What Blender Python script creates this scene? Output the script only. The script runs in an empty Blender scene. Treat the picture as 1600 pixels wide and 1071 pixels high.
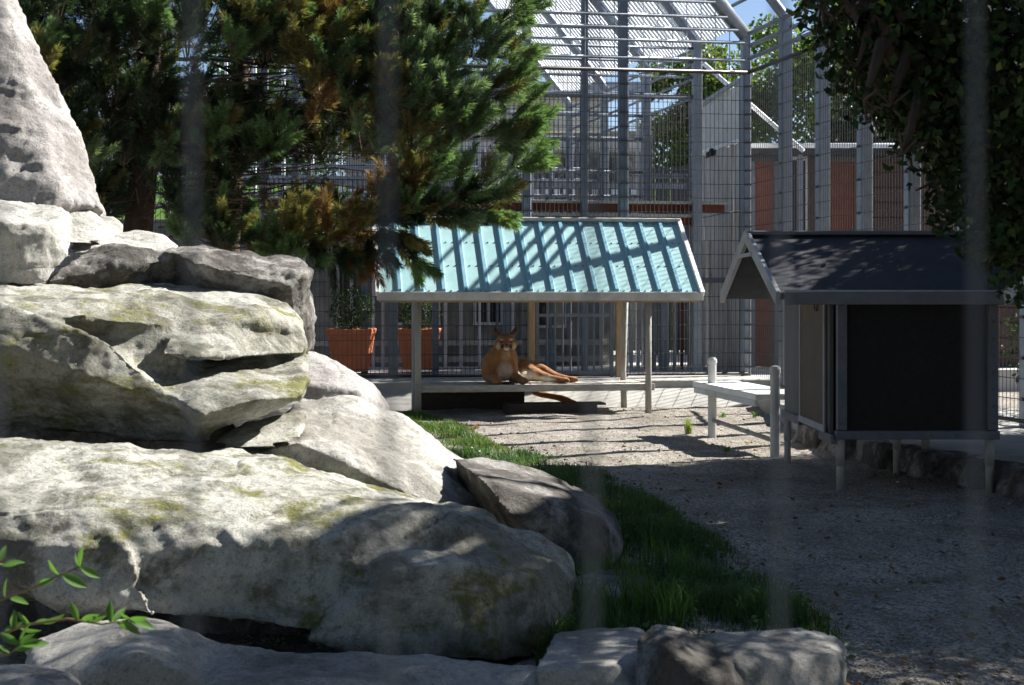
import bpy, bmesh, math, random
import numpy as np
from mathutils import Vector, Matrix, noise

scene = bpy.context.scene
random.seed(7)
rng = np.random.default_rng(7)
V = Vector
R = math.radians
C = scene.collection

# ------------------------------------------------------------------ camera
FPX, HX, HY, CAMZ = 2133.0, 800.0, 465.0, 1.45      # photo pixels (1600 x 1071), level camera
cam_d = bpy.data.cameras.new('camera')
cam = bpy.data.objects.new('camera', cam_d)
C.objects.link(cam)
cam.location = (0, 0, CAMZ)
cam.rotation_euler = (R(90), 0, 0)
cam_d.sensor_width = 36.0
cam_d.lens = 36.0 * FPX / 1600.0
cam_d.shift_y = -(535.5 - HY) / 1600.0
cam_d.clip_start = 0.05
cam_d.clip_end = 600
cam_d.dof.use_dof = True
cam_d.dof.focus_distance = 9.5
cam_d.dof.aperture_fstop = 7.0
scene.camera = cam

# ------------------------------------------------------------------ light
SUN_AZ, SUN_EL = R(66), R(39)                        # azimuth from +Y towards +X
sdir = V((math.cos(SUN_EL) * math.sin(SUN_AZ), math.cos(SUN_EL) * math.cos(SUN_AZ), math.sin(SUN_EL)))
world = bpy.data.worlds.new('World')
scene.world = world
world.use_nodes = True
wn = world.node_tree
bg = wn.nodes['Background']
sky = wn.nodes.new('ShaderNodeTexSky')
sky.sky_type = 'NISHITA'
sky.sun_disc = False
sky.sun_elevation = SUN_EL
sky.sun_rotation = SUN_AZ
sky.air_density = 0.75
sky.dust_density = 0.4
wn.links.new(sky.outputs[0], bg.inputs[0])
bg.inputs[1].default_value = 0.05
sun_d = bpy.data.lights.new('sun', 'SUN')
sun_d.energy = 5.0
sun_d.angle = R(0.5)
sun_d.color = (1.0, 0.965, 0.90)
sun = bpy.data.objects.new('sun', sun_d)
C.objects.link(sun)
sun.rotation_euler = (-sdir).to_track_quat('-Z', 'Y').to_euler()
scene.view_settings.view_transform = 'Standard'
scene.view_settings.look = 'None'
scene.view_settings.exposure = 1.62
scene.view_settings.gamma = 1.0
scene.view_settings.use_curve_mapping = False
scene.cycles.use_denoising = True
scene.cycles.max_bounces = 6
scene.cycles.transparent_max_bounces = 6

# ------------------------------------------------------------------ helpers
WM = {}                                             # world matrix of every object built


def P(px, py, y):
    """photo pixel -> world point at distance y"""
    return V(((px - HX) / FPX * y, y, CAMZ - (py - HY) / FPX * y))


def G(px, py):
    """photo pixel -> point on the ground"""
    y = FPX * CAMZ / (py - HY)
    return V(((px - HX) / FPX * y, y, 0))


class MB:
    def __init__(s):
        s.v, s.f = [], []

    def add(s, vs, fs):
        n = len(s.v)
        s.v += [tuple(v) for v in vs]
        s.f += [tuple(i + n for i in f) for f in fs]
        return s

    def box(s, c, size, m=None):
        hx, hy, hz = size[0] / 2, size[1] / 2, size[2] / 2
        vs = [V((x * hx, y * hy, z * hz)) for z in (-1, 1) for y in (-1, 1) for x in (-1, 1)]
        c = V(c)
        if m is not None:
            vs = [m @ v for v in vs]
        vs = [v + c for v in vs]
        return s.add(vs, [(0, 2, 3, 1), (4, 5, 7, 6), (0, 1, 5, 4), (2, 6, 7, 3), (0, 4, 6, 2), (1, 3, 7, 5)])

    def beam(s, a, b, w, h, up=V((0, 0, 1))):
        a, b = V(a), V(b)
        d = b - a
        L = d.length
        x = d.normalized()
        y = up.cross(x)
        if y.length < 1e-4:
            y = V((0, 1, 0)).cross(x)
        y.normalize()
        z = x.cross(y)
        m = Matrix((x, y, z)).transposed()
        return s.box((a + b) / 2, (L, w, h), m)

    def tube(s, pts, r, n=8, caps=True):
        pts = [V(p) for p in pts]
        rs = r if isinstance(r, (list, tuple)) else [r] * len(pts)
        vs, fs = [], []
        ref = V((0, 0, 1))
        t0 = (pts[1] - pts[0]).normalized()
        if abs(t0.dot(ref)) > 0.95:
            ref = V((1, 0, 0))
        for i, p in enumerate(pts):
            t = (pts[min(i + 1, len(pts) - 1)] - pts[max(i - 1, 0)]).normalized()
            u = ref - t * ref.dot(t)
            u.normalize()
            ref = u
            w = t.cross(u)
            for k in range(n):
                a = 2 * math.pi * k / n
                vs.append(p + (u * math.cos(a) + w * math.sin(a)) * rs[i])
        for i in range(len(pts) - 1):
            for k in range(n):
                k2 = (k + 1) % n
                fs.append((i * n + k, i * n + k2, (i + 1) * n + k2, (i + 1) * n + k))
        if caps:
            fs.append(tuple(range(n - 1, -1, -1)))
            fs.append(tuple((len(pts) - 1) * n + k for k in range(n)))
        return s.add(vs, fs)

    def prism(s, poly, off):
        """polygon (list of points) extruded by vector off"""
        n = len(poly)
        off = V(off)
        vs = [V(p) for p in poly] + [V(p) + off for p in poly]
        fs = [tuple(range(n - 1, -1, -1)), tuple(range(n, 2 * n))]
        for k in range(n):
            fs.append((k, (k + 1) % n, n + (k + 1) % n, n + k))
        return s.add(vs, fs)

    def lathe(s, c, prof, n=16, sx=1, sy=1):
        c = V(c)
        vs, fs = [], []
        for r, z in prof:
            for k in range(n):
                a = 2 * math.pi * k / n
                vs.append(c + V((r * math.cos(a) * sx, r * math.sin(a) * sy, z)))
        for i in range(len(prof) - 1):
            for k in range(n):
                k2 = (k + 1) % n
                fs.append((i * n + k, i * n + k2, (i + 1) * n + k2, (i + 1) * n + k))
        fs.append(tuple(range(n - 1, -1, -1)))
        fs.append(tuple((len(prof) - 1) * n + k for k in range(n)))
        return s.add(vs, fs)

    def build(s, name, mat, parent=None, bevel=0.0, smooth=False):
        me = bpy.data.meshes.new(name)
        me.from_pydata(s.v, [], s.f)
        me.update()
        bm = bmesh.new()
        bm.from_mesh(me)
        bmesh.ops.recalc_face_normals(bm, faces=bm.faces)
        if bevel:
            ed = [e for e in bm.edges if len(e.link_faces) == 2 and e.calc_face_angle(0) > 0.6]
            bmesh.ops.bevel(bm, geom=ed, offset=bevel, segments=1, affect='EDGES', clamp_overlap=True)
        bm.to_mesh(me)
        bm.free()
        return link(name, me, mat, parent, smooth)


def link(name, me, mat, parent=None, smooth=False, recenter=True):
    n = len(me.vertices)
    co = np.empty(n * 3, np.float32)
    me.vertices.foreach_get('co', co)
    co = co.reshape(-1, 3)
    c = V((0, 0, 0))
    if recenter:
        lo, hi = co.min(0), co.max(0)
        c = V(((lo[0] + hi[0]) / 2, (lo[1] + hi[1]) / 2, lo[2]))
        co = co - np.array(c, np.float32)
        me.vertices.foreach_set('co', co.ravel())
    if smooth:
        me.polygons.foreach_set('use_smooth', np.ones(len(me.polygons), bool))
    me.update()
    if mat is not None:
        me.materials.clear()
        me.materials.append(mat)
    return put(name, me, Matrix.Translation(c), parent)


def put(name, me, m, parent=None):
    o = bpy.data.objects.new(name, me)
    C.objects.link(o)
    WM[o.name] = m.copy()
    if parent is not None:
        o.parent = parent
        o.matrix_basis = WM[parent.name].inverted() @ m
    else:
        o.matrix_basis = m
    return o


def thing(name, label, cat, loc, rz=0.0, group=None):
    m = Matrix.Translation(V(loc)) @ Matrix.Rotation(rz, 4, 'Z')
    o = put(name, None, m)
    o.empty_display_size = 0.2
    return tag(o, label, cat, group)


def tag(o, label, cat, group=None):
    o['label'] = label
    o['category'] = cat
    if group:
        o['group'] = group
    return o


def kind(o, k):
    o['kind'] = k
    return o


def np_mesh(name, verts, faces, cols=None, colname='Col'):
    """verts (n,3), faces (m,k) all the same size k, optional per-vertex colours"""
    me = bpy.data.meshes.new(name)
    verts = np.asarray(verts, np.float32)
    faces = np.asarray(faces, np.int32)
    k = faces.shape[1]
    me.vertices.add(len(verts))
    me.vertices.foreach_set('co', verts.ravel())
    me.loops.add(faces.size)
    me.loops.foreach_set('vertex_index', faces.ravel())
    me.polygons.add(len(faces))
    me.polygons.foreach_set('loop_start', np.arange(0, faces.size, k, dtype=np.int32))
    me.update(calc_edges=True)
    if cols is not None:
        a = me.color_attributes.new(colname, 'FLOAT_COLOR', 'POINT')
        c4 = np.ones((len(verts), 4), np.float32)
        c4[:, :3] = cols
        a.data.foreach_set('color', c4.ravel())
    return me


# ------------------------------------------------------------------ materials
class NT:
    def __init__(s, name, rough=0.8, metal=0.0, spec=0.3):
        s.m = bpy.data.materials.new(name)
        s.m.use_nodes = True
        s.t = s.m.node_tree
        s.b = s.t.nodes['Principled BSDF']
        s.b.inputs['Roughness'].default_value = rough
        s.b.inputs['Metallic'].default_value = metal
        s.b.inputs['Specular IOR Level'].default_value = spec
        s.pos = None

    def n(s, t, **kw):
        nd = s.t.nodes.new(t)
        for k, v in kw.items():
            setattr(nd, k, v)
        return nd

    def l(s, a, b):
        s.t.links.new(a, b)

    def coord(s, scale=(1, 1, 1), world=True):
        if world:
            g = s.n('ShaderNodeNewGeometry').outputs['Position']
        else:
            g = s.n('ShaderNodeTexCoord').outputs['Object']
        mp = s.n('ShaderNodeMapping')
        mp.inputs['Scale'].default_value = scale
        s.l(g, mp.inputs[0])
        return mp.outputs[0]

    def noise(s, scale, detail=6, rough=0.6, vec=None, dist=0.0):
        nd = s.n('ShaderNodeTexNoise')
        nd.inputs['Scale'].default_value = scale
        nd.inputs['Detail'].default_value = detail
        nd.inputs['Roughness'].default_value = rough
        nd.inputs['Distortion'].default_value = dist
        s.l(vec if vec is not None else s.coord(), nd.inputs['Vector'])
        return nd.outputs[0]

    def ramp(s, fac, stops, interp='LINEAR'):
        r = s.n('ShaderNodeValToRGB')
        r.color_ramp.interpolation = interp
        els = r.color_ramp.elements
        while len(els) < len(stops):
            els.new(0.5)
        for e, (p, c) in zip(els, stops):
            e.position = p
            e.color = (c, c, c, 1) if not isinstance(c, (tuple, list)) else (*c, 1)
        s.l(fac, r.inputs[0])
        return r.outputs[0]

    def mix(s, fac, a, b, mode='MIX'):
        x = s.n('ShaderNodeMix', data_type='RGBA', blend_type=mode)
        for val, i in ((fac, 0), (a, 6), (b, 7)):
            if hasattr(val, 'is_output'):
                s.l(val, x.inputs[i])
            elif i == 0:
                x.inputs[0].default_value = val
            else:
                x.inputs[i].default_value = (*val, 1) if len(val) == 3 else val
        return x.outputs[2]

    def bump(s, h, strength=0.4, dist=0.02, prev=None):
        b = s.n('ShaderNodeBump')
        b.inputs['Strength'].default_value = strength
        b.inputs['Distance'].default_value = dist
        s.l(h, b.inputs['Height'])
        if prev is not None:
            s.l(prev, b.inputs['Normal'])
        return b.outputs[0]

    def out(s, col=None, normal=None, rough=None):
        if col is not None:
            if hasattr(col, 'is_output'):
                s.l(col, s.b.inputs['Base Color'])
            else:
                s.b.inputs['Base Color'].default_value = (*col, 1)
        if normal is not None:
            s.l(normal, s.b.inputs['Normal'])
        if rough is not None:
            s.l(rough, s.b.inputs['Roughness'])
        return s.m


def mat_simple(name, col, rough=0.7, metal=0.0, var=0.25, scale=6.0, bump=0.15, bscale=40, spec=0.3, stretch=(1, 1, 1), dirt=None, dirt_amt=0.5):
    t = NT(name, rough, metal, spec)
    v = t.coord(stretch)
    f = t.noise(scale, 8, 0.65, v)
    lo = tuple(c * (1 - var) for c in col)
    hi = tuple(min(1, c * (1 + var)) for c in col)
    c = t.ramp(f, [(0.3, lo), (0.7, hi)])
    if dirt:
        d = t.ramp(t.noise(scale * 0.45, 10, 0.7, v), [(0.5, 0.0), (0.68, dirt_amt)])
        c = t.mix(d, c, dirt)
    nb = t.bump(t.noise(bscale, 6, 0.6, v), bump, 0.01)
    return t.out(c, nb)


def mat_rock(name, base, patina, pat_lo, pat_hi, moss_lo=0.60, moss=(0.15, 0.15, 0.035), seed=0.0):
    t = NT(name, 0.88, 0, 0.2)
    v = t.coord()
    big = t.noise(1.6 + seed * 0.1, 8, 0.62, v)
    c = t.ramp(big, [(0.3, tuple(x * 0.78 for x in base)), (0.55, base), (0.75, tuple(min(1, x * 1.15) for x in base))])
    # speckle of mineral grains
    sp = t.ramp(t.noise(120, 3, 0.7, v), [(0.35, 0.80), (0.5, 1.0), (0.7, 1.12)])
    c = t.mix(1.0, c, sp, 'MULTIPLY')
    mid = t.ramp(t.noise(22, 6, 0.7, v), [(0.3, 0.8), (0.6, 1.06)])
    c = t.mix(1.0, c, mid, 'MULTIPLY')
    # weathered patina / lichen
    pt = t.ramp(t.noise(3.1, 12, 0.72, v, 0.4), [(pat_lo, 0.0), (pat_hi, 0.85)])
    c = t.mix(pt, c, patina)
    p2 = t.ramp(t.noise(0.85, 8, 0.7, v, 0.5), [(0.50, 0.0), (0.60, 0.62)])
    c = t.mix(p2, c, patina)
    # vertical water streaks
    st = t.ramp(t.noise(5.0, 6, 0.6, t.coord((1.6, 1.6, 0.25))), [(0.58, 0.0), (0.72, 0.45)])
    c = t.mix(st, c, tuple(x * 0.45 for x in base))
    # moss
    ms = t.ramp(t.noise(2.3, 12, 0.75, t.coord((1, 1, 1.7)), 0.3), [(moss_lo, 0.0), (moss_lo + 0.09, 0.9)])
    c = t.mix(ms, c, moss)
    sp2 = t.ramp(t.noise(38, 4, 0.8, v), [(0.36, 0.62), (0.47, 1.0), (0.60, 1.0), (0.72, 1.22)])
    c = t.mix(1.0, c, sp2, 'MULTIPLY')
    # small pits
    pit = t.ramp(t.noise(34, 5, 0.75, v), [(0.22, 0.55), (0.36, 1.0)])
    c = t.mix(1.0, c, pit, 'MULTIPLY')
    n1 = t.bump(t.noise(9, 12, 0.72, v), 0.75, 0.06)
    n2 = t.bump(t.noise(55, 8, 0.75, v), 0.8, 0.014, n1)
    return t.out(c, n2)


M = {}
M['rock'] = mat_rock('pale_granite', (0.51, 0.495, 0.46), (0.15, 0.14, 0.115), 0.51, 0.66, 0.65)
M['rock_mossy'] = mat_rock('mossy_granite', (0.50, 0.49, 0.44), (0.11, 0.105, 0.075), 0.49, 0.60, 0.522)
M['rock_dark'] = mat_rock('dark_granite', (0.36, 0.345, 0.325), (0.062, 0.054, 0.047), 0.40, 0.53, 0.74)
M['rock_tall'] = mat_rock('streaked_granite', (0.42, 0.40, 0.385), (0.24, 0.22, 0.21), 0.46, 0.62, 0.8)


def mat_gravel():
    t = NT('gravel', 0.95, 0, 0.15)
    v = t.coord()
    vo = t.n('ShaderNodeTexVoronoi')
    vo.inputs['Scale'].default_value = 75
    t.l(v, vo.inputs['Vector'])
    cell = t.ramp(vo.outputs['Color'], [(0.1, (0.145, 0.130, 0.110)), (0.5, (0.315, 0.290, 0.252)), (0.9, (0.49, 0.455, 0.405))])
    big = t.ramp(t.noise(0.9, 8, 0.65, v), [(0.35, 0.72), (0.65, 1.1)])
    c = t.mix(1.0, cell, big, 'MULTIPLY')
    soil = t.ramp(t.noise(1.3, 12, 0.75, v, 0.6), [(0.47, 0.0), (0.62, 0.7)])
    c = t.mix(soil, c, (0.14, 0.108, 0.078))
    n1 = t.bump(t.noise(14, 10, 0.72, v), 0.6, 0.03)
    n2 = t.bump(vo.outputs['Distance'], 0.7, 0.012, n1)
    return t.out(c, n2)


M['gravel'] = mat_gravel()
M['pebble'] = mat_simple('pebble', (0.30, 0.285, 0.27), 0.9, var=0.5, scale=35, bump=0.1)
M['concrete'] = mat_simple('concrete', (0.40, 0.39, 0.365), 0.9, var=0.22, scale=3.0, bump=0.35, bscale=60, dirt=(0.2, 0.19, 0.15))
M['pave'] = mat_simple('pavement', (0.42, 0.41, 0.39), 0.9, var=0.15, scale=2.0, bump=0.2, bscale=70)
M['galv'] = mat_simple('galvanised_steel', (0.25, 0.28, 0.33), 0.45, 0.45, var=0.18, scale=9, bump=0.06, spec=0.5)
M['galv_dull'] = mat_simple('dull_zinc_paint', (0.17, 0.195, 0.24), 0.6, 0.2, var=0.2, scale=7, bump=0.08, dirt=(0.14, 0.13, 0.12), dirt_amt=0.4)
M['wire'] = mat_simple('dark_wire', (0.045, 0.042, 0.042), 0.45, 0.4, var=0.2, bump=0.0, spec=0.5)
M['nearwire'] = mat_simple('dull_wire_coating', (0.15, 0.16, 0.18), 0.6, 0.0, var=0.1, bump=0)
M['slat'] = mat_simple('pale_tube', (0.74, 0.76, 0.79), 0.5, 0.05, var=0.1, bump=0.0)
M['wood'] = mat_simple('weathered_deck_wood', (0.43, 0.41, 0.37), 0.85, var=0.28, scale=8, bump=0.35, bscale=30, stretch=(1, 4, 4), dirt=(0.17, 0.15, 0.12), dirt_amt=0.4)
M['wood_tan'] = mat_simple('tan_timber', (0.36, 0.25, 0.15), 0.8, var=0.2, scale=9, bump=0.25, bscale=30, stretch=(4, 4, 0.5))
M['wood_grey'] = mat_simple('silver_board', (0.50, 0.49, 0.47), 0.85, var=0.35, scale=5, bump=0.4, bscale=18, stretch=(5, 5, 0.35), dirt=(0.22, 0.20, 0.18), dirt_amt=0.7)
M['pole'] = mat_simple('grey_pole', (0.33, 0.315, 0.29), 0.75, var=0.22, scale=8, bump=0.15, stretch=(1, 1, 0.5), dirt=(0.2, 0.16, 0.12), dirt_amt=0.5)
M['white'] = mat_simple('white_paint', (0.74, 0.74, 0.72), 0.6, var=0.1, scale=5, bump=0.1, dirt=(0.42, 0.40, 0.36), dirt_amt=0.45)
M['huttrim'] = mat_simple('grey_trim_paint', (0.30, 0.31, 0.33), 0.6, var=0.15, scale=6, bump=0.12, dirt=(0.16, 0.15, 0.13), dirt_amt=0.45)
M['trim'] = mat_simple('pale_trim_paint', (0.55, 0.55, 0.54), 0.6, var=0.15, scale=6, bump=0.12, dirt=(0.26, 0.23, 0.19), dirt_amt=0.45)
M['cream'] = mat_simple('cream_board', (0.62, 0.58, 0.50), 0.75, var=0.08, scale=3, bump=0.1)
M['tealroof'] = mat_simple('teal_roof_paint', (0.275, 0.450, 0.460), 0.5, 0.0, var=0.14, scale=4.5, bump=0.12, bscale=14, spec=0.5, dirt=(0.38, 0.52, 0.50), dirt_amt=0.5)
M['ribshade'] = mat_simple('shaded_teal_rib', (0.16, 0.33, 0.41), 0.5, 0.0, var=0.16, scale=6, bump=0.1, spec=0.5)  # darker, bluer than the sheet: the ribs' shaded side put into colour
M['shingle'] = mat_simple('dark_roof_felt', (0.028, 0.030, 0.038), 0.9, var=0.3, scale=5, bump=0.4, bscale=90)
M['black'] = mat_simple('black_screen', (0.016, 0.016, 0.017), 0.75, var=0.25, scale=30, bump=0.2, bscale=200, spec=0.2)
M['huttan'] = mat_simple('brown_grey_panel', (0.105, 0.085, 0.067), 0.8, var=0.15, scale=6, bump=0.1)
M['hutgrey'] = mat_simple('grey_hut_panel', (0.11, 0.11, 0.113), 0.75, var=0.12, scale=5, bump=0.1)
M['hutframe'] = mat_simple('blue_grey_frame', (0.11, 0.12, 0.14), 0.6, var=0.18, scale=8, bump=0.12)
M['bolt'] = mat_simple('bolt_steel', (0.10, 0.10, 0.105), 0.5, 0.5, var=0.1, bump=0)
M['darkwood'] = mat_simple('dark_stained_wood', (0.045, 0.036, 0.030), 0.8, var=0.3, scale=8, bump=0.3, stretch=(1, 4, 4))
M['rustbeam'] = mat_simple('dark_rust_paint', (0.15, 0.042, 0.024), 0.75, var=0.3, scale=6, bump=0.15)
M['rust'] = mat_simple('rust_red_paint', (0.17, 0.050, 0.030), 0.75, var=0.3, scale=6, bump=0.15, dirt=(0.13, 0.04, 0.025), dirt_amt=0.6)
M['brownwall'] = mat_simple('dark_brown_siding', (0.075, 0.045, 0.042), 0.8, var=0.25, scale=6, bump=0.2)
M['greywall'] = mat_simple('grey_render', (0.24, 0.235, 0.225), 0.9, var=0.45, scale=2.6, bump=0.5, bscale=9, dirt=(0.10, 0.095, 0.09), dirt_amt=0.6)
M['terra'] = mat_simple('terracotta', (0.62, 0.19, 0.08), 0.75, var=0.14, scale=7, bump=0.12, bscale=30, dirt=(0.46, 0.24, 0.16), dirt_amt=0.35)
M['soil'] = mat_simple('soil', (0.05, 0.038, 0.028), 0.95, var=0.4, scale=30, bump=0.5)
M['lawn'] = mat_simple('lawn', (0.10, 0.19, 0.035), 0.9, var=0.3, scale=6, bump=0.4, bscale=60)
M['bark'] = mat_simple('pine_bark', (0.062, 0.044, 0.034), 0.95, var=0.4, scale=12, bump=0.9, bscale=26, stretch=(1, 1, 0.35))
M['twig'] = mat_simple('twig_bark', (0.085, 0.058, 0.040), 0.9, var=0.35, scale=20, bump=0.3)
M['stem'] = mat_simple('brown_green_stem', (0.16, 0.12, 0.06), 0.7, var=0.2, scale=30, bump=0.1)
M['darkboard'] = mat_simple('dark_blue_grey_board', (0.085, 0.09, 0.10), 0.8, var=0.4, scale=4, bump=0.2, stretch=(5, 5, 0.4))
M['red'] = mat_simple('red_lens', (0.5, 0.02, 0.02), 0.4, var=0.05, bump=0)


def mat_glass():
    t = NT('window_glass', 0.06, 0.0, 0.8)
    return t.out((0.035, 0.042, 0.05), t.bump(t.noise(1.3, 2, 0.5), 0.12, 0.05))


M['glass'] = mat_glass()


def mat_leaf(name, rough=0.5, trans=0.45, tint=(1, 1, 1), spec=0.35):
    """leaf colour from the Col attribute, part of the light passes through"""
    m = bpy.data.materials.new(name)
    m.use_nodes = True
    nt = m.node_tree
    b = nt.nodes['Principled BSDF']
    b.inputs['Roughness'].default_value = rough
    b.inputs['Specular IOR Level'].default_value = spec
    a = nt.nodes.new('ShaderNodeAttribute')
    a.attribute_name = 'Col'
    nt.links.new(a.outputs[0], b.inputs['Base Color'])
    tr = nt.nodes.new('ShaderNodeBsdfTranslucent')
    mx = nt.nodes.new('ShaderNodeMix')
    mx.data_type = 'RGBA'
    mx.blend_type = 'MULTIPLY'
    mx.inputs[0].default_value = 1
    mx.inputs[7].default_value = (1.2 * tint[0], 1.3 * tint[1], 0.7 * tint[2], 1)
    nt.links.new(a.outputs[0], mx.inputs[6])
    nt.links.new(mx.outputs[2], tr.inputs[0])
    sh = nt.nodes.new('ShaderNodeMixShader')
    sh.inputs[0].default_value = trans
    nt.links.new(b.outputs[0], sh.inputs[1])
    nt.links.new(tr.outputs[0], sh.inputs[2])
    nt.links.new(sh.outputs[0], nt.nodes['Material Output'].inputs[0])
    return m


M['needle'] = mat_leaf('pine_needle', 0.40, 0.36, spec=0.5)
M['leaf'] = mat_leaf('broad_leaf', 0.45, 0.40)
M['leaf_dark'] = mat_leaf('dense_leaf', 0.6, 0.22, spec=0.15)
M['grass'] = mat_leaf('grass_blade', 0.5, 0.40)


def mat_fur():
    t = NT('tawny_fur', 0.75, 0, 0.2)
    a = t.n('ShaderNodeAttribute', attribute_name='Col')
    f = t.ramp(t.noise(90, 6, 0.7, t.coord((1, 1, 0.5))), [(0.3, 0.72), (0.65, 1.15)])
    c = t.mix(1.0, a.outputs[0], f, 'MULTIPLY')
    t.b.inputs['Sheen Weight'].default_value = 0.25
    t.b.inputs['Sheen Roughness'].default_value = 0.4
    return t.out(c, t.bump(t.noise(160, 4, 0.7, t.coord((1, 1, 0.4))), 0.45, 0.01))


M['fur'] = mat_fur()
M['eye'] = mat_simple('amber_eye', (0.09, 0.055, 0.015), 0.15, var=0.1, bump=0, spec=0.8)

# ------------------------------------------------------------------ ground
def fbm(p, o=5):
    return noise.fractal(p, 1.0, 2.0, o)


def ground_z(x, y):
    return 0.034 * noise.noise(V((x * 0.9, y * 0.9, 0))) + 0.020 * fbm(V((x * 3.1, y * 3.1, 4)), 4)


xs = [-150, -60, -25, -14] + [(-10 + i * 0.085) for i in range(0, 190)] + [10, 16, 30, 70, 150]
ys = [-40, -10, 0, 2] + [3.5 + i * 0.085 for i in range(0, 190)] + [21, 24, 30, 45, 80, 160, 400]
gv, gf = [], []
for y in ys:
    for x in xs:
        inner = 3.5 <= y <= 19.7 and -10 <= x <= 6.2
        gv.append((x, y, ground_z(x, y) if inner else 0.0))
nx = len(xs)
for j in range(len(ys) - 1):
    for i in range(nx - 1):
        gf.append((j * nx + i, j * nx + i + 1, (j + 1) * nx + i + 1, (j + 1) * nx + i))
gm = np_mesh('ground', gv, gf)
kind(link('ground', gm, M['gravel'], smooth=True, recenter=False), 'structure')

# loose stones on the gravel
pv, pf = [], []
octf = np.array([(0, 2, 4), (2, 1, 4), (1, 3, 4), (3, 0, 4), (2, 0, 5), (1, 2, 5), (3, 1, 5), (0, 3, 5)])
octv = np.array([(1, 0, 0), (-1, 0, 0), (0, 1, 0), (0, -1, 0), (0, 0, 1), (0, 0, -1)], float)
for i in range(16000):
    y = 4.6 + 13.2 * random.random() ** 1.5
    x = random.uniform(-1.2, 0.42 * y)
    r = random.uniform(0.004, 0.011) * (2.4 if random.random() < 0.04 else 1)
    a = random.random() * 6.28
    rot = np.array([[math.cos(a), -math.sin(a), 0], [math.sin(a), math.cos(a), 0], [0, 0, 1]])
    vv = (octv * np.array([r, r * random.uniform(0.6, 1), r * 0.6])) @ rot.T + np.array([x, y, ground_z(x, y) + r * 0.2])
    pf.append(octf + len(pv) * 6)
    pv.append(vv)
pm = np_mesh('loose_gravel', np.concatenate(pv), np.concatenate(pf))
kind(link('loose_gravel', pm, M['pebble']), 'stuff')

# frame of the rear fence: corner, direction to the left, inward normal, side direction
CN = V((3.365, 19.5, 0))
UB = V((-math.cos(R(8)), -math.sin(R(8)), 0))
NB = V((math.sin(R(8)), -math.cos(R(8)), 0))
US = V((0.247, -0.969, 0))
NS = V((-0.969, -0.247, 0))


def B(a, q, z):
    return CN + UB * a + NB * q + V((0, 0, z))


def S(s, q, z):
    return CN + US * s + NS * q + V((0, 0, z))


# raised concrete kerb under the rear fence, with a battered foot
prof = [(-0.9, -0.3), (-0.9, 0.33), (0.8, 0.33), (0.81, 0.235), (1.24, -0.02), (1.24, -0.3)]
m = MB()
poly = [B(-0.6, q, z) for q, z in prof]
m.prism(poly, UB * 14.0)
kind(m.build('concrete_kerb', M['concrete'], bevel=0.012), 'structure')
# raised walkway along the side fence
m = MB()
poly = [S(-0.4, -1.2, 0), V((3.25, 18.0, 0)), V((3.12, 15.6, 0)), V((3.05, 13.2, 0)), V((3.32, 11.9, 0)), V((3.64, 10.9, 0)), V((3.86, 9.8, 0)), V((4.3, 7.0, 0)), V((7.8, 7.0, 0))]
m.prism([p + V((0, 0, -0.1)) for p in poly], (0, 0, 0.29))
kind(m.build('concrete_walkway', M['concrete'], bevel=0.02), 'structure')
# paved strip behind the rear fence
m = MB()
m.prism([B(-6, -0.92, -0.2), B(16, -0.92, -0.2), B(16, -9, -0.2), B(-6, -9, -0.2)], (0, 0, 0.535))
kind(m.build('pavement', M['pave']), 'structure')
# lawn bank far behind
m = MB()
m.prism([V((-40, 34, 0)), V((-40, 40, 5.0)), V((-40, 70, 7.5)), V((-40, 70, 0))], (46, 0, 0))
kind(m.build('grass_bank', M['lawn']), 'structure')

# ------------------------------------------------------------------ rocks
def laplace(co, ed, it, f=0.5):
    n = len(co)
    deg = np.bincount(ed.ravel(), minlength=n).astype(float)[:, None]
    for _ in range(it):
        acc = np.zeros_like(co)
        for k in range(3):
            acc[:, k] = np.bincount(ed[:, 0], co[ed[:, 1], k], n) + np.bincount(ed[:, 1], co[ed[:, 0], k], n)
        co = co + f * (acc / np.maximum(deg, 1) - co)
    return co


def voxel_mesh(parts, vox, name):
    """union of closed meshes [(verts, faces)] through a voxel remesh"""
    mb = MB()
    for vs, fs in parts:
        mb.add(vs, fs)
    me = bpy.data.meshes.new(name + '_src')
    me.from_pydata(mb.v, [], mb.f)
    o = bpy.data.objects.new(name + '_src', me)
    C.objects.link(o)
    md = o.modifiers.new('r', 'REMESH')
    md.mode = 'VOXEL'
    md.voxel_size = vox
    dg = bpy.context.evaluated_depsgraph_get()
    dg.update()
    res = bpy.data.meshes.new_from_object(o.evaluated_get(dg))
    bpy.data.objects.remove(o)
    res.name = name
    return res


def hull(pts):
    bm = bmesh.new()
    for p in pts:
        bm.verts.new(p)
    r = bmesh.ops.convex_hull(bm, input=bm.verts)
    bmesh.ops.delete(bm, geom=[g for g in r['geom_interior'] if isinstance(g, bmesh.types.BMVert)], context='VERTS')
    loose = [v for v in bm.verts if not v.link_faces]
    bmesh.ops.delete(bm, geom=loose, context='VERTS')
    bmesh.ops.recalc_face_normals(bm, faces=bm.faces)
    bm.verts.index_update()
    vs = [v.co.copy() for v in bm.verts]
    fs = [tuple(v.index for v in f.verts) for f in bm.faces]
    bm.free()
    return vs, fs


def get_co(me):
    co = np.empty(len(me.vertices) * 3, np.float32)
    me.vertices.foreach_get('co', co)
    ed = np.empty(len(me.edges) * 2, np.int32)
    me.edges.foreach_get('vertices', ed)
    return co.reshape(-1, 3).astype(float), ed.reshape(-1, 2)


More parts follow.
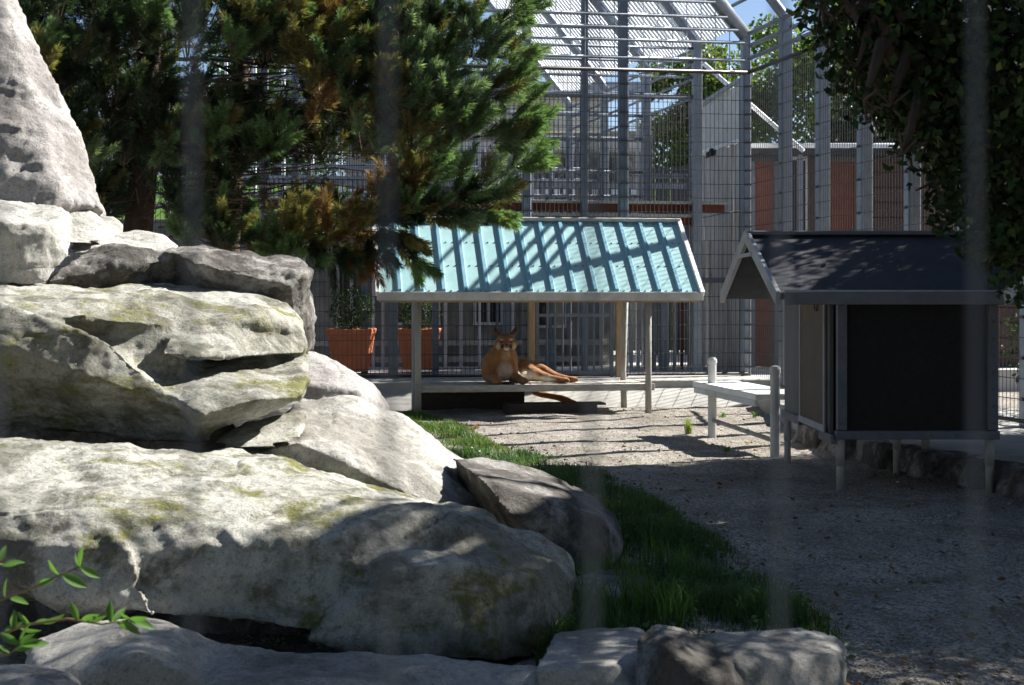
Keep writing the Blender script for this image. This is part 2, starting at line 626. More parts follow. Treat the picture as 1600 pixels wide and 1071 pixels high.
def rock(label, hulls, mat, seed, vox=0.019, amp=0.05, smooth=1, strata=0.0, freq=1.7, crack=1.0, name='boulder', group='rocks of the stacked boulder pile'):
    me = voxel_mesh([hull([P(*p) for p in h]) for h in hulls], vox, name)
    co, ed = get_co(me)
    co = laplace(co, ed, smooth)
    me.vertices.foreach_set('co', co.astype(np.float32).ravel())
    me.update()
    nr = np.empty(len(co) * 3, np.float32)
    me.vertices.foreach_get('normal', nr)
    nr = nr.reshape(-1, 3)
    d = np.empty(len(co))
    off = V((seed * 7.3, seed * 3.1, seed * 1.7))
    for i in range(len(co)):
        p = V(co[i]) * freq + off
        n0 = fbm(p, 6)
        v = amp * 0.9 * n0
        w = noise.voronoi(p * 1.25)[0]
        v += amp * 0.9 * (min(w[1] - w[0], 0.5) - 0.25)
        # broken steps: terraces along tilted bedding
        bd = p.z * 2.1 + p.x * 0.55 + 0.8 * noise.noise(p * 0.8)
        fr = bd - math.floor(bd)
        v += amp * 0.55 * (max(0.0, (fr - 0.82) / 0.18) - 0.3 * fr) * (0.4 + noise.noise(p * 0.6 + V((9, 2, 4))))
        q = p * 3.1
        v -= amp * 0.32 * abs(noise.noise(q)) + amp * 0.13 * abs(noise.noise(q * 2.3))
        w2 = noise.voronoi(p * 5.0)[0]
        v += amp * 0.13 * (min(w2[1] - w2[0], 0.4) - 0.2)
        v += amp * 0.11 * fbm(p * 12, 3)
        ck = abs(noise.noise(V((p.x * 0.55, p.y * 0.55, p.z * 1.5)) + off * 2))     # cracks
        if ck < 0.014:
            v -= crack * amp * 0.75 * (1 - ck / 0.014) * max(0.0, noise.noise(p * 0.9 + off) + 0.25)
        if strata:
            z = co[i][2] * 9 + 1.4 * noise.noise(p * 0.8) + co[i][0] * 0.8
            fr = z - math.floor(z)
            v -= strata * (1 if fr < 0.12 else 0) * (0.5 + 0.5 * noise.noise(p * 1.3 + V((5, 5, 5))))
        d[i] = v
    co = co + nr * d[:, None]
    me.vertices.foreach_set('co', co.astype(np.float32).ravel())
    me.update()
    o = link(name, me, mat, smooth=True)
    return tag(o, label, 'rock', group)


RK = rock
# tall leaning boulder at the top
RK('tall streaked boulder rising at the top of the pile beside the pine',
   [[(-260, -160, 9.3), (-30, -140, 9.6), (14, 0, 9.4), (58, 100, 9.2), (98, 180, 9.1), (132, 255, 9.0), (166, 318, 8.9), (168, 345, 9.0), (60, 345, 8.5), (-260, 345, 8.3), (-260, 100, 8.6),
     (40, 210, 8.7), (100, 310, 8.55), (-260, 0, 11.5), (10, 60, 10.6), (100, 200, 10.2), (150, 340, 10.0), (-260, 345, 11)]], M['rock_tall'], 1, amp=0.055, vox=0.024, crack=0.0)
# ledge boulder under it
RK('pale blocky boulder with a sunlit ledge under the tall boulder',
   [[(-160, 300, 8.6), (60, 303, 8.7), (110, 330, 8.4), (112, 400, 8.0), (70, 445, 7.9), (-160, 450, 7.7), (-160, 345, 7.7), (0, 342, 7.75), (75, 352, 7.9), (-160, 330, 9.2), (100, 350, 9)],
    [(20, 308, 8.7), (90, 312, 8.8), (150, 332, 8.8), (166, 352, 8.7), (160, 380, 8.5), (100, 385, 8.3), (30, 370, 8.3), (60, 340, 9.2), (150, 345, 9.2)]],
   M['rock'], 2, amp=0.035)
RK('small white stone wedged right below the tall boulder', [[(138, 350, 8.8), (150, 337, 8.9), (178, 337, 8.9), (194, 350, 8.9), (192, 378, 8.8), (160, 390, 8.6), (140, 375, 8.5), (165, 345, 9.3), (190, 365, 9.2)]], M['rock'], 3, vox=0.018, amp=0.018, name='stone')
RK('flat white stone lying on the long dark slab', [[(185, 365, 8.9), (215, 360, 8.9), (255, 368, 8.9), (278, 385, 8.8), (270, 402, 8.7), (190, 402, 8.6), (100, 395, 8.4), (110, 372, 8.6), (200, 370, 9.3), (270, 385, 9.3)]], M['rock'], 4, vox=0.018, amp=0.02, name='stone')
# long dark slab
RK('long dark brown slab with a lit broken end behind the layered boulder',
   [[(70, 440, 8.0), (120, 398, 8.2), (160, 386, 8.4), (262, 387, 8.4), (310, 397, 8.4), (80, 520, 8.7), (310, 520, 8.7), (150, 390, 9.1), (300, 392, 9.1), (300, 520, 9)],
    [(250, 386, 8.4), (275, 385, 8.5), (340, 396, 8.4), (375, 399, 8.4), (440, 402, 8.5), (478, 412, 8.55), (492, 424, 8.6), (486, 480, 8.6), (488, 560, 8.75), (470, 560, 8.6), (455, 450, 8.25), (480, 425, 8.35), (300, 410, 8.05), (300, 520, 8.6), (350, 396, 9.2), (470, 410, 9.2), (490, 540, 9.2), (300, 540, 9.2)]],
   M['rock_dark'], 5, amp=0.05, freq=2.6)
# layered boulder
RK('big layered boulder with mossy ledges in the middle of the pile',
   [[(-200, 430, 8.4), (60, 440, 8.4), (200, 450, 8.3), (320, 447, 8.3), (410, 448, 8.3), (452, 466, 8.2), (472, 498, 8.1), (-200, 450, 7.2), (0, 468, 7.05), (100, 494, 7.0), (190, 504, 7.05), (300, 505, 7.3), (400, 498, 7.6), (466, 520, 7.8),
     (190, 520, 7.2), (100, 512, 7.1), (300, 520, 7.45), (470, 536, 7.9), (-200, 520, 7.4), (-200, 520, 8.6), (470, 530, 8.5)],
    [(262, 521, 7.16), (320, 512, 7.35), (470, 526, 7.85), (476, 552, 7.7), (400, 560, 7.32), (310, 560, 7.06), (255, 558, 7.04), (248, 545, 7.08), (470, 535, 8.4), (260, 530, 8.4)],
    [(40, 496, 7.0), (150, 514, 7.10), (290, 514, 7.24), (290, 600, 7.14), (150, 600, 6.98), (60, 560, 6.95), (150, 530, 8.4), (290, 600, 8.4)],
    [(190, 572, 7.2), (250, 565, 7.35), (330, 566, 7.5), (476, 554, 7.85), (487, 566, 7.75), (482, 600, 7.3), (470, 618, 7.05), (400, 625, 6.9), (310, 650, 6.78), (240, 600, 6.95), (300, 688, 7.0), (400, 650, 7.3), (470, 625, 7.4), (470, 590, 8.3), (300, 600, 8.3)],
    [(-200, 455, 7.0), (0, 472, 6.92), (60, 488, 6.88), (110, 508, 6.86), (170, 530, 6.9), (200, 566, 6.98), (250, 602, 6.96), (305, 645, 6.90), (330, 690, 7.1), (280, 695, 7.15), (200, 676, 7.2), (0, 645, 7.25), (-200, 640, 7.25), (0, 540, 6.74), (150, 610, 6.85), (-200, 540, 6.74), (-200, 600, 8.2), (300, 600, 8.0), (300, 690, 8.0), (0, 480, 7.8)]],
   M['rock_mossy'], 6, amp=0.042, vox=0.017)
RK('small green mossy stone squeezed under the layered boulder', [[(330, 690, 7.05), (380, 655, 7.3), (430, 648, 7.4), (478, 640, 7.5), (484, 662, 7.4), (466, 688, 7.1), (425, 700, 7.0), (350, 702, 6.95), (400, 660, 7.9), (475, 650, 7.9)]], M['rock_mossy'], 7, vox=0.018, amp=0.02, name='stone')
RK('rounded grey rock behind the pile in front of the mesh fence', [[(470, 545, 10.4), (500, 553, 10.4), (550, 578, 10.3), (590, 606, 10.3), (607, 636, 10.2), (612, 720, 10.1), (470, 740, 9.6), (470, 600, 9.7), (560, 610, 9.8), (500, 560, 11), (590, 620, 11), (600, 700, 11)]], M['rock_tall'], 8, amp=0.03)
RK('long sunlit sloping rock between the mossy stone and the grass',
   [[(470, 618, 8.6), (560, 622, 8.6), (632, 642, 8.7), (665, 662, 8.7), (715, 705, 8.6), (770, 765, 8.4), (798, 812, 8.3), (790, 900, 8.2), (560, 900, 7.6), (400, 900, 7.4), (380, 705, 7.2), (470, 690, 7.2), (500, 740, 7.25), (600, 700, 7.6), (660, 740, 7.5), (720, 810, 7.4), (470, 640, 9.4), (640, 660, 9.4), (760, 790, 9.2), (470, 900, 9.2)]],
   M['rock'], 9, amp=0.05)
RK('dark slab with a pale top tilting into the grass beside the big front boulder',
   [[(700, 712, 8.0), (740, 708, 8.1), (800, 722, 8.1), (868, 744, 8.0), (905, 765, 7.9), (942, 778, 7.8), (968, 806, 7.6), (978, 848, 7.45), (962, 884, 7.3), (940, 905, 7.2), (880, 888, 7.1), (790, 800, 7.0), (745, 745, 7.2), (850, 770, 7.15), (930, 810, 7.1), (760, 720, 8.5), (900, 770, 8.5), (970, 850, 8.2), (760, 900, 8.4), (930, 920, 8.2)]],
   M['rock_dark'], 10, amp=0.035)
# main front boulder
RK('huge front boulder with shaded mossy face and sunlit top',
   [[(-220, 690, 6.4), (0, 688, 6.4), (50, 682, 6.4), (120, 700, 6.4), (200, 690, 6.6), (300, 705, 6.8), (375, 697, 6.9), (430, 720, 6.9), (560, 765, 6.7), (640, 775, 6.3), (700, 785, 6.2), (760, 800, 6.15), (790, 840, 5.75), (600, 1000, 5.3), (400, 985, 5.2), (130, 800, 5.35), (-220, 790, 5.35), (200, 960, 5.15), (0, 700, 7.6), (400, 712, 7.8), (700, 800, 7.4), (130, 870, 5.2), (520, 840, 5.3), (640, 800, 5.6)],
    [(560, 790, 6.1), (690, 785, 6.3), (760, 805, 6.3), (840, 830, 6.2), (884, 862, 6.1), (902, 905, 5.95), (893, 950, 5.8), (872, 990, 5.6), (862, 1030, 5.5), (800, 1040, 5.35), (640, 1035, 5.2), (470, 1005, 5.15), (620, 890, 5.15), (760, 880, 5.35), (840, 900, 5.5), (700, 830, 7.0), (880, 880, 6.9), (860, 1030, 6.6)],
    [(-220, 870, 5.3), (40, 880, 5.25), (90, 930, 5.2), (250, 965, 5.1), (200, 850, 5.2), (130, 790, 5.4), (-220, 780, 5.6), (-220, 920, 5.6), (100, 940, 5.8)],
    ],
   M['rock_mossy'], 11, amp=0.05, vox=0.0155)
RK('low shaded slab stretching under the huge front boulder',
   [[(40, 1010, 4.9), (120, 975, 5.0), (200, 968, 5.0), (262, 966, 5.0), (300, 980, 4.95), (352, 1006, 4.9), (380, 1100, 4.6), (40, 1120, 4.4), (60, 1060, 4.5), (220, 1010, 4.5), (150, 990, 5.6), (300, 1000, 5.5)],
    [(300, 1000, 4.9), (360, 1006, 4.9), (440, 1034, 4.85), (520, 1048, 4.85), (700, 1052, 4.85), (880, 1050, 4.85), (935, 1068, 4.8), (960, 1150, 4.6), (300, 1150, 4.3), (330, 1060, 4.55), (420, 1070, 4.5), (400, 1030, 5.6), (880, 1066, 5.5)]],
   M['rock'], 12, amp=0.03)
RK('small sunlit boulder in the bottom corner below the leafy twigs', [[(-60, 1042, 4.1), (20, 1034, 4.15), (75, 1036, 4.15), (112, 1050, 4.1), (142, 1078, 4.05), (150, 1140, 4.0), (-60, 1140, 3.8), (30, 1065, 3.85), (90, 1080, 3.85), (60, 1050, 4.6)]], M['rock'], 13, amp=0.02, vox=0.018)
RK('flat dappled slab beside the huge front boulder',
   [[(835, 1030, 4.85), (868, 982, 5.40), (940, 978, 5.50), (1015, 982, 5.50), (1020, 1030, 4.90), (960, 1040, 4.75), (830, 1045, 4.70), (840, 1090, 4.70), (1010, 1090, 4.70), (880, 1000, 5.70)]], M['rock'], 14, amp=0.02, vox=0.018, group='low flat slabs beside the grass')
RK('pointed dark dappled boulder between two flat slabs', [[(985, 1060, 4.75), (996, 1000, 4.90), (1012, 978, 5.00), (1032, 972, 5.00), (1078, 986, 4.95), (1120, 1010, 4.90), (1160, 1038, 4.85), (1180, 1085, 4.75), (1180, 1130, 4.65), (985, 1130, 4.55), (1040, 1010, 4.60), (1100, 1040, 4.60), (1040, 985, 5.35), (1160, 1060, 5.25)]], M['rock_dark'], 15, amp=0.028, vox=0.018)
RK('flat dappled slab at the edge of the grass beside the gravel',
   [[(1095, 990, 5.25), (1180, 982, 5.35), (1250, 985, 5.35), (1312, 998, 5.30), (1326, 1015, 5.20), (1300, 1030, 5.00), (1190, 1038, 4.80), (1150, 1038, 4.80), (1160, 1110, 4.70), (1320, 1110, 4.90), (1200, 1000, 5.60), (1320, 1040, 5.50)]], M['rock'], 16, amp=0.022, vox=0.018, group='low flat slabs beside the grass')
RK('thin flat stone half buried in the grass', [[(892, 900, 6.50), (930, 890, 6.70), (985, 892, 6.70), (1014, 906, 6.60), (1010, 935, 6.30), (960, 950, 6.20), (890, 950, 6.20), (900, 905, 6.90), (1000, 910, 6.90)]], M['rock_dark'], 17, amp=0.018, vox=0.018, name='stone')
RK('dark rock filling the gap beneath the layered boulder', [[(-200, 600, 8.4), (300, 600, 8.4), (480, 640, 8.6), (480, 760, 8.4), (-200, 760, 8.2), (-200, 640, 9.8), (480, 660, 9.8), (300, 600, 9.6)]], M['rock_dark'], 18, amp=0.04, vox=0.04)  # dark filler behind the gap
RK('dark rock filling the gap beneath the front boulder', [[(-200, 880, 6.0), (300, 900, 6.0), (860, 1010, 6.1), (860, 1060, 5.9), (-200, 1060, 5.6), (-200, 900, 7.2), (800, 960, 7.2)]], M['rock_dark'], 19, amp=0.04, vox=0.04)  # dark filler under the front boulder
# kerb stones along the raised walkway
kst = [(3.02, 13.5, 0.6), (3.10, 12.75, 0.6), (3.24, 12.05, 0.6), (3.42, 11.4, 0.6), (3.62, 10.75, 0.6), (3.76, 10.1, 0.6), (3.88, 9.4, 0.6), (3.98, 8.7, 0.6)]
kl = ['moss specked kerb stone under the far end of the dark hut', 'second kerb stone under the dark hut counted from its far end', 'third kerb stone under the dark hut beside a rear leg', 'sunlit kerb stone under the middle of the dark hut', 'pale kerb stone just behind the rear legs of the dark hut', 'shaded kerb stone beside the front leg of the dark hut', 'shaded rough kerb stone in front of the dark hut', 'last kerb stone before the second hut']
for i, (x, y, L) in enumerate(kst):
    hp = []
    for sx in (-1, 1):
        for sy in (-1, 1):
            for z in (0, 0.21 + 0.02 * random.random()):
                hp.append(V((x + sx * (0.16 - 0.05 * (z > 0)) + random.uniform(-.02, .02), y + sy * L * 0.74, z - 0.03)))
    me = voxel_mesh([hull(hp)], 0.02, 'kerb_stone')
    co, ed = get_co(me)
    co = laplace(co, ed, 6)
    me.vertices.foreach_set('co', co.astype(np.float32).ravel())
    me.update()
    nr = np.empty(len(co) * 3, np.float32)
    me.vertices.foreach_get('normal', nr)
    dd = np.array([0.03 * fbm(V(c) * 4 + V((i, 0, 0)), 5) for c in co])
    co = co + nr.reshape(-1, 3) * dd[:, None]
    me.vertices.foreach_set('co', co.astype(np.float32).ravel())
    tag(link('kerb_stone', me, M['rock_dark'], smooth=True), kl[i], 'kerb stone', 'rough stones edging the raised walkway')

# ------------------------------------------------------------------ rear mesh fence
def zvec(z):
    return V((0, 0, z))


MESH_TOP = 4.65
EB_ = -US
fence = thing('mesh_fence', 'tall dark wire mesh fence behind the blue roofed shelter with galvanised posts and pipes', 'fence', B(4, 0, 0.33))
m = MB()
a = 0.05
while a < 9.6:
    gate = 1.98 < a < 3.05
    m.tube([B(a, 0.0, 2.05 if gate else 0.36), B(a, 0.0, MESH_TOP)], 0.0036, 4, caps=False)
    a += 0.0625
kind(m.build('wire_mesh', M['wire'], fence), 'stuff')
m = MB()
z = 0.46
while z < MESH_TOP:
    if 0.4 < z < 2.05:
        m.tube([B(0, 0.006, z), B(1.9, 0.006, z)], 0.0042, 4, caps=False)
        m.tube([B(3.12, 0.006, z), B(9.6, 0.006, z)], 0.0042, 4, caps=False)
    else:
        m.tube([B(0, 0.006, z), B(9.6, 0.006, z)], 0.0042, 4, caps=False)
    z += 0.2
kind(m.build('cross_wire', M['wire'], fence), 'stuff')
for z, r in ((MESH_TOP + 0.01, 0.028), (0.365, 0.022)):
    MB().tube([B(0, 0.0, z), B(9.6, 0.0, z)], r, 8).build('rail', M['wire'], fence, smooth=True)
POSTS_A = [0.0, 1.8, 3.18, 5.05, 6.8, 8.5]
for i, a in enumerate(POSTS_A):
    top = 5.24 if i == 0 else 7.0
    w = [0.13, 0.15, 0.12, 0.16, 0.13, 0.13][i]
    m = MB()
    m.beam(B(a, -0.09, 0.331), B(a, -0.09, top), w, 0.12, up=UB)
    m.beam(B(a + w * 0.36, -0.022, 0.335), B(a + w * 0.36, -0.022, top - 0.01), w * 0.22, 0.012, up=UB)
    m.beam(B(a - w * 0.36, -0.022, 0.335), B(a - w * 0.36, -0.022, top - 0.01), w * 0.22, 0.012, up=UB)
    pst = m.build('post', M['galv_dull'] if i in (1, 3) else M['galv'], fence, bevel=0.006)
    z = 0.46
    while z < MESH_TOP:
        MB().box(B(a, 0.012, z), (0.11, 0.02, 0.028)).build('clamp', M['bolt'], pst)
        z += 0.2
for z in (4.84, 5.09, 5.27, 5.45, 5.66, 5.86, 6.06, 6.3):
    a0 = 0 if z < 5.25 else (z - 5.24) / 1.16
    MB().tube([B(a0, -0.03, z), B(9.6, -0.03, z)], 0.024, 10).build('pipe', M['galv'], fence, smooth=True)
m = MB()
for k in range(44):
    a = 0.25 + k * 0.21
    m.tube([B(a, -0.05, MESH_TOP), B(a, -0.05, min(6.4, 5.2 + a * 1.1))], 0.006, 4, caps=False)
kind(m.build('upright_wire', M['galv'], fence), 'stuff')
for k in range(34):
    p = CN + EB_ * (0.08 + 0.105 * k)
    MB().tube([p + NS * 0.03 + zvec(5.36), p + NS * 2.6 + zvec(5.36 + 2.57 * 1.16)], 0.019, 6, caps=False).build('roof_tube', M['slat'], fence, smooth=True)
# rear gable rafter
MB().tube([B(0, -0.09, 5.2), B(2.2, -0.09, 7.75)], 0.10, 12).build('rafter', M['galv'], fence, smooth=True)

# bar gate in the rear fence
gate = thing('bar_gate', 'grey gate of upright bars in the mesh fence behind the resting cougar', 'gate', B(2.5, 0, 0.33))
for a in (1.99, 3.05):
    MB().beam(B(a, 0.03, 0.34), B(a, 0.03, 2.02), 0.055, 0.05, up=UB).build('stile', M['galv_dull'], gate, bevel=0.004)
for z in (0.40, 1.2, 2.0):
    MB().beam(B(2.02, 0.03, z), B(3.02, 0.03, z), 0.03, 0.045).build('cross_rail', M['galv_dull'], gate)
for k in range(8):
    a = 2.02 + (k + 1) * 1.0 / 9
    MB().tube([B(a, 0.03, 0.41), B(a, 0.03, 1.99)], 0.014, 8, caps=False).build('bar', M['galv_dull'], gate, smooth=True)
for a, w in ((1.895, 0.075), (3.14, 0.14)):
    MB().beam(B(a, 0.09, 0.331), B(a, 0.09, 2.1), w, 0.09, up=UB).build('timber_post', M['wood_tan'], gate, bevel=0.006)

# ------------------------------------------------------------------ side mesh fence
sf = thing('mesh_fence', 'tall side mesh fence with wide galvanised posts running toward the dark leafy tree', 'fence', S(4, 0, 0.2))
m = MB()
s = 0.06
while s < 11.5:
    m.tube([S(s, 0, 0.24), S(s, 0, MESH_TOP)], 0.0036, 4, caps=False)
    s += 0.0625
kind(m.build('wire_mesh', M['wire'], sf), 'stuff')
m = MB()
z = 0.46
while z < MESH_TOP:
    m.tube([S(0, 0.006, z), S(11.5, 0.006, z)], 0.0042, 4, caps=False)
    z += 0.2
kind(m.build('cross_wire', M['wire'], sf), 'stuff')
for z, r in ((MESH_TOP + 0.01, 0.03), (0.25, 0.022)):
    MB().tube([S(0.05, 0.0, z), S(11.5, 0.0, z)], r, 8).build('rail', M['wire'], sf, smooth=True)
for k in range(1, 11):
    s = 1.075 * k
    m = MB()
    m.beam(S(s, -0.075, 0.19), S(s, -0.075, 5.24), 0.16, 0.10, up=US)
    m.beam(S(s - 0.062, -0.018, 0.2), S(s - 0.062, -0.018, 5.2), 0.035, 0.012, up=US)
    m.beam(S(s + 0.062, -0.018, 0.2), S(s + 0.062, -0.018, 5.2), 0.035, 0.012, up=US)
    pst = m.build('post', M['galv'], sf, bevel=0.006)
    z = 0.46
    while z < MESH_TOP:
        MB().box(S(s, 0.012, z), (0.02, 0.09, 0.028)).build('clamp', M['bolt'], pst)
        z += 0.4
    if k <= 3:
        MB().tube([S(s, -0.075, 5.2), S(s, -0.02, 5.3), S(s, 1.15, 6.65), S(s, 2.3, 7.95)], 0.07, 10).build('rafter', M['galv'], sf, smooth=True)
for z in (4.86, 5.04, 5.22):
    MB().tube([S(0.02, -0.02, z), S(11.5, -0.02, z)], 0.031, 10).build('pipe', M['galv'], sf, smooth=True)
for q, z in ((0.24, 5.60),):
    MB().tube([S(0.02, q, z), S(5.5, q, z)], 0.026, 10).build('pipe', M['galv'], sf, smooth=True)
MB().tube([S(1.3, -0.9, 2.0), S(1.6, -0.85, 2.02), S(3.2, -0.55, 2.2)], 0.03, 8).build('handrail', M['galv_dull'], sf, smooth=True)

# ------------------------------------------------------------------ second enclosure behind
av = thing('bar_enclosure', 'second galvanised enclosure behind the mesh fence with a sloping roof of pale tubes', 'enclosure', (2.75, 20.3, 0.3))
E0 = V((2.75, 20.3, 0))
EB = -US
for k in range(4):
    p = E0 + EB * (2.2 * k)
    MB().beam(p + zvec(0.336), p + zvec(5.24), 0.13, 0.13, up=UB).build('post', M['galv'], av, bevel=0.006)
    MB().tube([p + zvec(5.2), p + NS * 0.05 + zvec(5.3), p + NS * 3.6 + zvec(5.3 + 3.55 * 1.16)], 0.07, 10).build('rafter', M['galv'], av, smooth=True)
for k in range(52):
    p = E0 + EB * (0.12 + 0.127 * k)
    MB().tube([p + NS * 0.03 + zvec(5.40), p + NS * 4.0 + zvec(5.40 + 3.97 * 1.16)], 0.021, 6, caps=False).build('roof_tube', M['slat'], av, smooth=True)
for z in (4.43, 4.72, 4.95, 5.15):
    MB().tube([E0 + zvec(z), E0 + UB * 6 + zvec(z)], 0.035 if z < 4.5 else 0.022, 8).build('pipe', M['galv_dull'] if z < 4.5 else M['galv'], av, smooth=True)
    MB().tube([E0 + zvec(z), E0 + EB * 6.6 + zvec(z)], 0.022, 8).build('pipe', M['galv'], av, smooth=True)
for z in (5.42, 5.62, 5.84, 6.06, 6.3):
    MB().tube([E0 + UB * ((z - 5.24) / 1.16) + zvec(z), E0 + UB * 6 + zvec(z)], 0.022, 8).build('pipe', M['galv'], av, smooth=True)
for d in (1.7, 3.9, 5.9):
    p = E0 + UB * d
    MB().beam(p + zvec(0.336), p + zvec(8.0), 0.11, 0.09, up=UB).build('post', M['galv_dull'], av, bevel=0.005)
E1 = E0 + EB * 4.4
for z in (2.9, 3.55, 3.75, 4.3, 4.75):
    MB().tube([E1 + zvec(z), E1 + UB * 7 + zvec(z)], 0.03, 8).build('pipe', M['galv'], av, smooth=True)
m = MB()
for k in range(80):
    p = E1 + UB * (0.08 + k * 0.085)
    m.tube([p + zvec(2.6), p + zvec(3.75)], 0.008, 4, caps=False)
kind(m.build('wire_mesh', M['wire'], av), 'stuff')
for k in range(9):
    p = E1 + UB * (0.5 + k * 0.62)
    MB().beam(p + V((0, 0.05, 0.336)), p + V((0, 0.05, 4.3)), 0.06 + 0.03 * (k % 3), 0.06, up=UB).build('upright', M['galv' if k % 2 else 'galv_dull'], av)
E2 = E0 + EB * 6.2
for k in range(-13, 34):
    p = E2 + UB * (-0.3 + k * 0.19)
    MB().beam(p + zvec(0.336), p + zvec(3.55 + 0.25 * (k % 5 == 0)), 0.165, 0.03, up=UB).build('screen_board', M['darkboard'], av)
MB().beam(E2 + UB * -2.6 + V((0, -0.05, 3.62)), E2 + UB * 6.4 + V((0, -0.05, 3.62)), 0.05, 0.12).build('rail', M['galv'], av)
m = MB()
for k in range(90):
    p = E0 + UB * (0.05 + k * 0.066) + V((0, 0.02, 0))
    m.tube([p + zvec(2.95), p + zvec(4.43)], 0.004, 4, caps=False)
for k in range(16):
    z = 2.95 + k * 0.1
    m.tube([E0 + V((0, 0.03, z)), E0 + UB * 6 + V((0, 0.03, z))], 0.004, 4, caps=False)
for k in range(60):
    p = E0 + EB * (0.05 + k * 0.1)
    m.tube([p + zvec(0.4), p + zvec(4.43)], 0.005, 4, caps=False)
kind(m.build('wire_mesh', M['wire'], av), 'stuff')
E3 = E0 + EB * 2.2
for z in (2.7, 3.1, 3.5, 4.05, 4.43, 4.8):
    MB().tube([E3 + zvec(z), E3 + UB * 5 + zvec(z)], 0.026, 8).build('pipe', M['galv'], av, smooth=True)
for k in range(14):
    p = E3 + UB * (0.15 + k * 0.29)
    MB().beam(p + zvec(0.34), p + zvec(4.05 if k % 3 else 4.8), 0.035 + 0.03 * (k % 2), 0.04, up=UB).build('upright', M['galv_dull' if k % 3 else 'slat'], av)
# brace tubes
MB().tube([P(1100, 100, 21.5), P(1255, 236, 20.6)], 0.035, 8).build('brace', M['slat'], av, smooth=True)
for x0 in (760, 880):
    MB().tube([P(x0, -60, 25), P(x0 + 180, 62, 24.5)], 0.03, 6).build('brace', M['slat'], av, smooth=True)

# silvered board wall behind the corner post
bw = thing('board_wall', 'silvery weathered board wall panel behind the fence corner', 'wall', (3.2, 21.2, 0.34))
w0, w1 = V((3.43, 20.45, 0)), V((3.02, 22.6, 0))
d = (w1 - w0)
nb = 14
for k in range(nb):
    p0, p1 = w0 + d * (k / nb), w0 + d * ((k + 0.935) / nb)
    off = random.uniform(-0.02, 0.02)
    side = V((-d.y, d.x, 0)).normalized()
    zt = 3.78 + random.uniform(-0.02, 0.02)
    m = MB()
    m.prism([p0 + side * off + zvec(0.34), p1 + side * off + zvec(0.34), p1 + side * off + zvec(2.74), p0 + side * off + zvec(2.74)], side * -0.025)
    m.build('plank', M['wood_grey'], bw)
    m = MB()
    m.prism([p0 + side * off + zvec(2.76), p1 + side * off + zvec(2.76), p1 + side * off + zvec(zt), p0 + side * off + zvec(zt)], side * -0.025)
    m.build('plank', M['wood_grey'], bw)
side = V((-d.y, d.x, 0)).normalized()
m = MB()
m.prism([w0 + zvec(3.82), w1 + zvec(3.82), w1 + zvec(4.52), w0 + zvec(4.66)], side * -0.02)
m.build('upper_panel', M['trim'], bw)
MB().beam(w0 + side * 0.03 + zvec(3.8), w1 + side * 0.03 + zvec(3.8), 0.05, 0.05).build('rail', M['slat'], bw)
MB().beam(w0 + side * 0.03 + zvec(4.70), w1 + side * 0.03 + zvec(4.56), 0.05, 0.06).build('rail', M['galv'], bw)
for k in (-0.04, 1.04):
    p = w0 + d * k
    MB().beam(p + zvec(0.336), p + zvec(4.7), 0.1, 0.1, up=UB).build('post', M['galv_dull'], bw)

# long rust red shelf beams above the shelter
sh = thing('shelf_beams', 'pair of long rust red shelf beams with pale tops above the blue roof', 'shelf', B(3.5, -1.0, 0.34))
for z, a0, a1 in ((2.78, 0.02, 8), (2.585, 0.45, 8), (2.36, 0.9, 8)):
    MB().beam(B(a0, -1.1, z), B(a1, -1.1, z), 0.10, 0.12).build('beam', M['rustbeam'], sh, bevel=0.004)
    MB().beam(B(a0 - 0.03, -1.18, z + 0.082), B(a1, -1.18, z + 0.082), 0.5, 0.042).build('top_slab', M['concrete'], sh, bevel=0.004)
for a in (0.9, 3.3, 5.4, 7.5):
    MB().beam(B(a, -1.3, 0.336), B(a, -1.3, 2.30), 0.10, 0.10, up=UB).build('post', M['galv_dull'], sh)

# keeper's house wall on the far side of the paving
kh = thing('keeper_house', 'grey building wall with windows seen through the mesh under the blue roof', 'building', B(5, -3.2, 0.34))
WQ = -3.2
wins = [(2.35, 0.62, 0.95, 0.95), (3.35, 0.5, 1.0, 0.9), (4.5, 0.75, 1.0, 1.0), (5.55, 0.5, 0.95, 1.05), (7.2, 0.8, 1.1, 1.1), (8.9, 0.8, 1.1, 1.1)]
# wall as blocks round the window openings
m = MB()
edges = [1.35]
for a, w, zb, h in wins:
    edges += [a - w / 2, a + w / 2]
edges += [13.0]
for i in range(0, len(edges), 2):
    m.beam(B(edges[i], WQ, 1.5), B(edges[i + 1], WQ, 1.5), 0.2, 2.34)
for a, w, zb, h in wins:
    m.beam(B(a - w / 2, WQ, (zb + 0.335) / 2), B(a + w / 2, WQ, (zb + 0.335) / 2), 0.198, zb - 0.335)
    m.beam(B(a - w / 2, WQ, (zb + h + 2.67) / 2), B(a + w / 2, WQ, (zb + h + 2.67) / 2), 0.198, 2.67 - zb - h)
m.build('wall', M['greywall'], kh)
for a, w, zb, h in wins:
    m = MB()
    for da in (-w / 2 + 0.03, 0.0, w / 2 - 0.03):
        m.beam(B(a + da, WQ + 0.1, zb), B(a + da, WQ + 0.1, zb + h), 0.05, 0.05, up=UB)
    for dz in (0.025, h * 0.5, h - 0.025):
        m.beam(B(a - w / 2, WQ + 0.105, zb + dz), B(a + w / 2, WQ + 0.105, zb + dz), 0.05, 0.045)
    fr = m.build('window', M['trim'], kh)
    MB().beam(B(a - w / 2, WQ + 0.03, zb + h / 2), B(a + w / 2, WQ + 0.03, zb + h / 2), 0.012, h).build('pane', M['glass'], fr)
for z in (0.72, 0.45):
    MB().beam(B(1.4, WQ + 0.13, z), B(13, WQ + 0.13, z), 0.05, 0.09).build('skirting_board', M['wood'], kh)
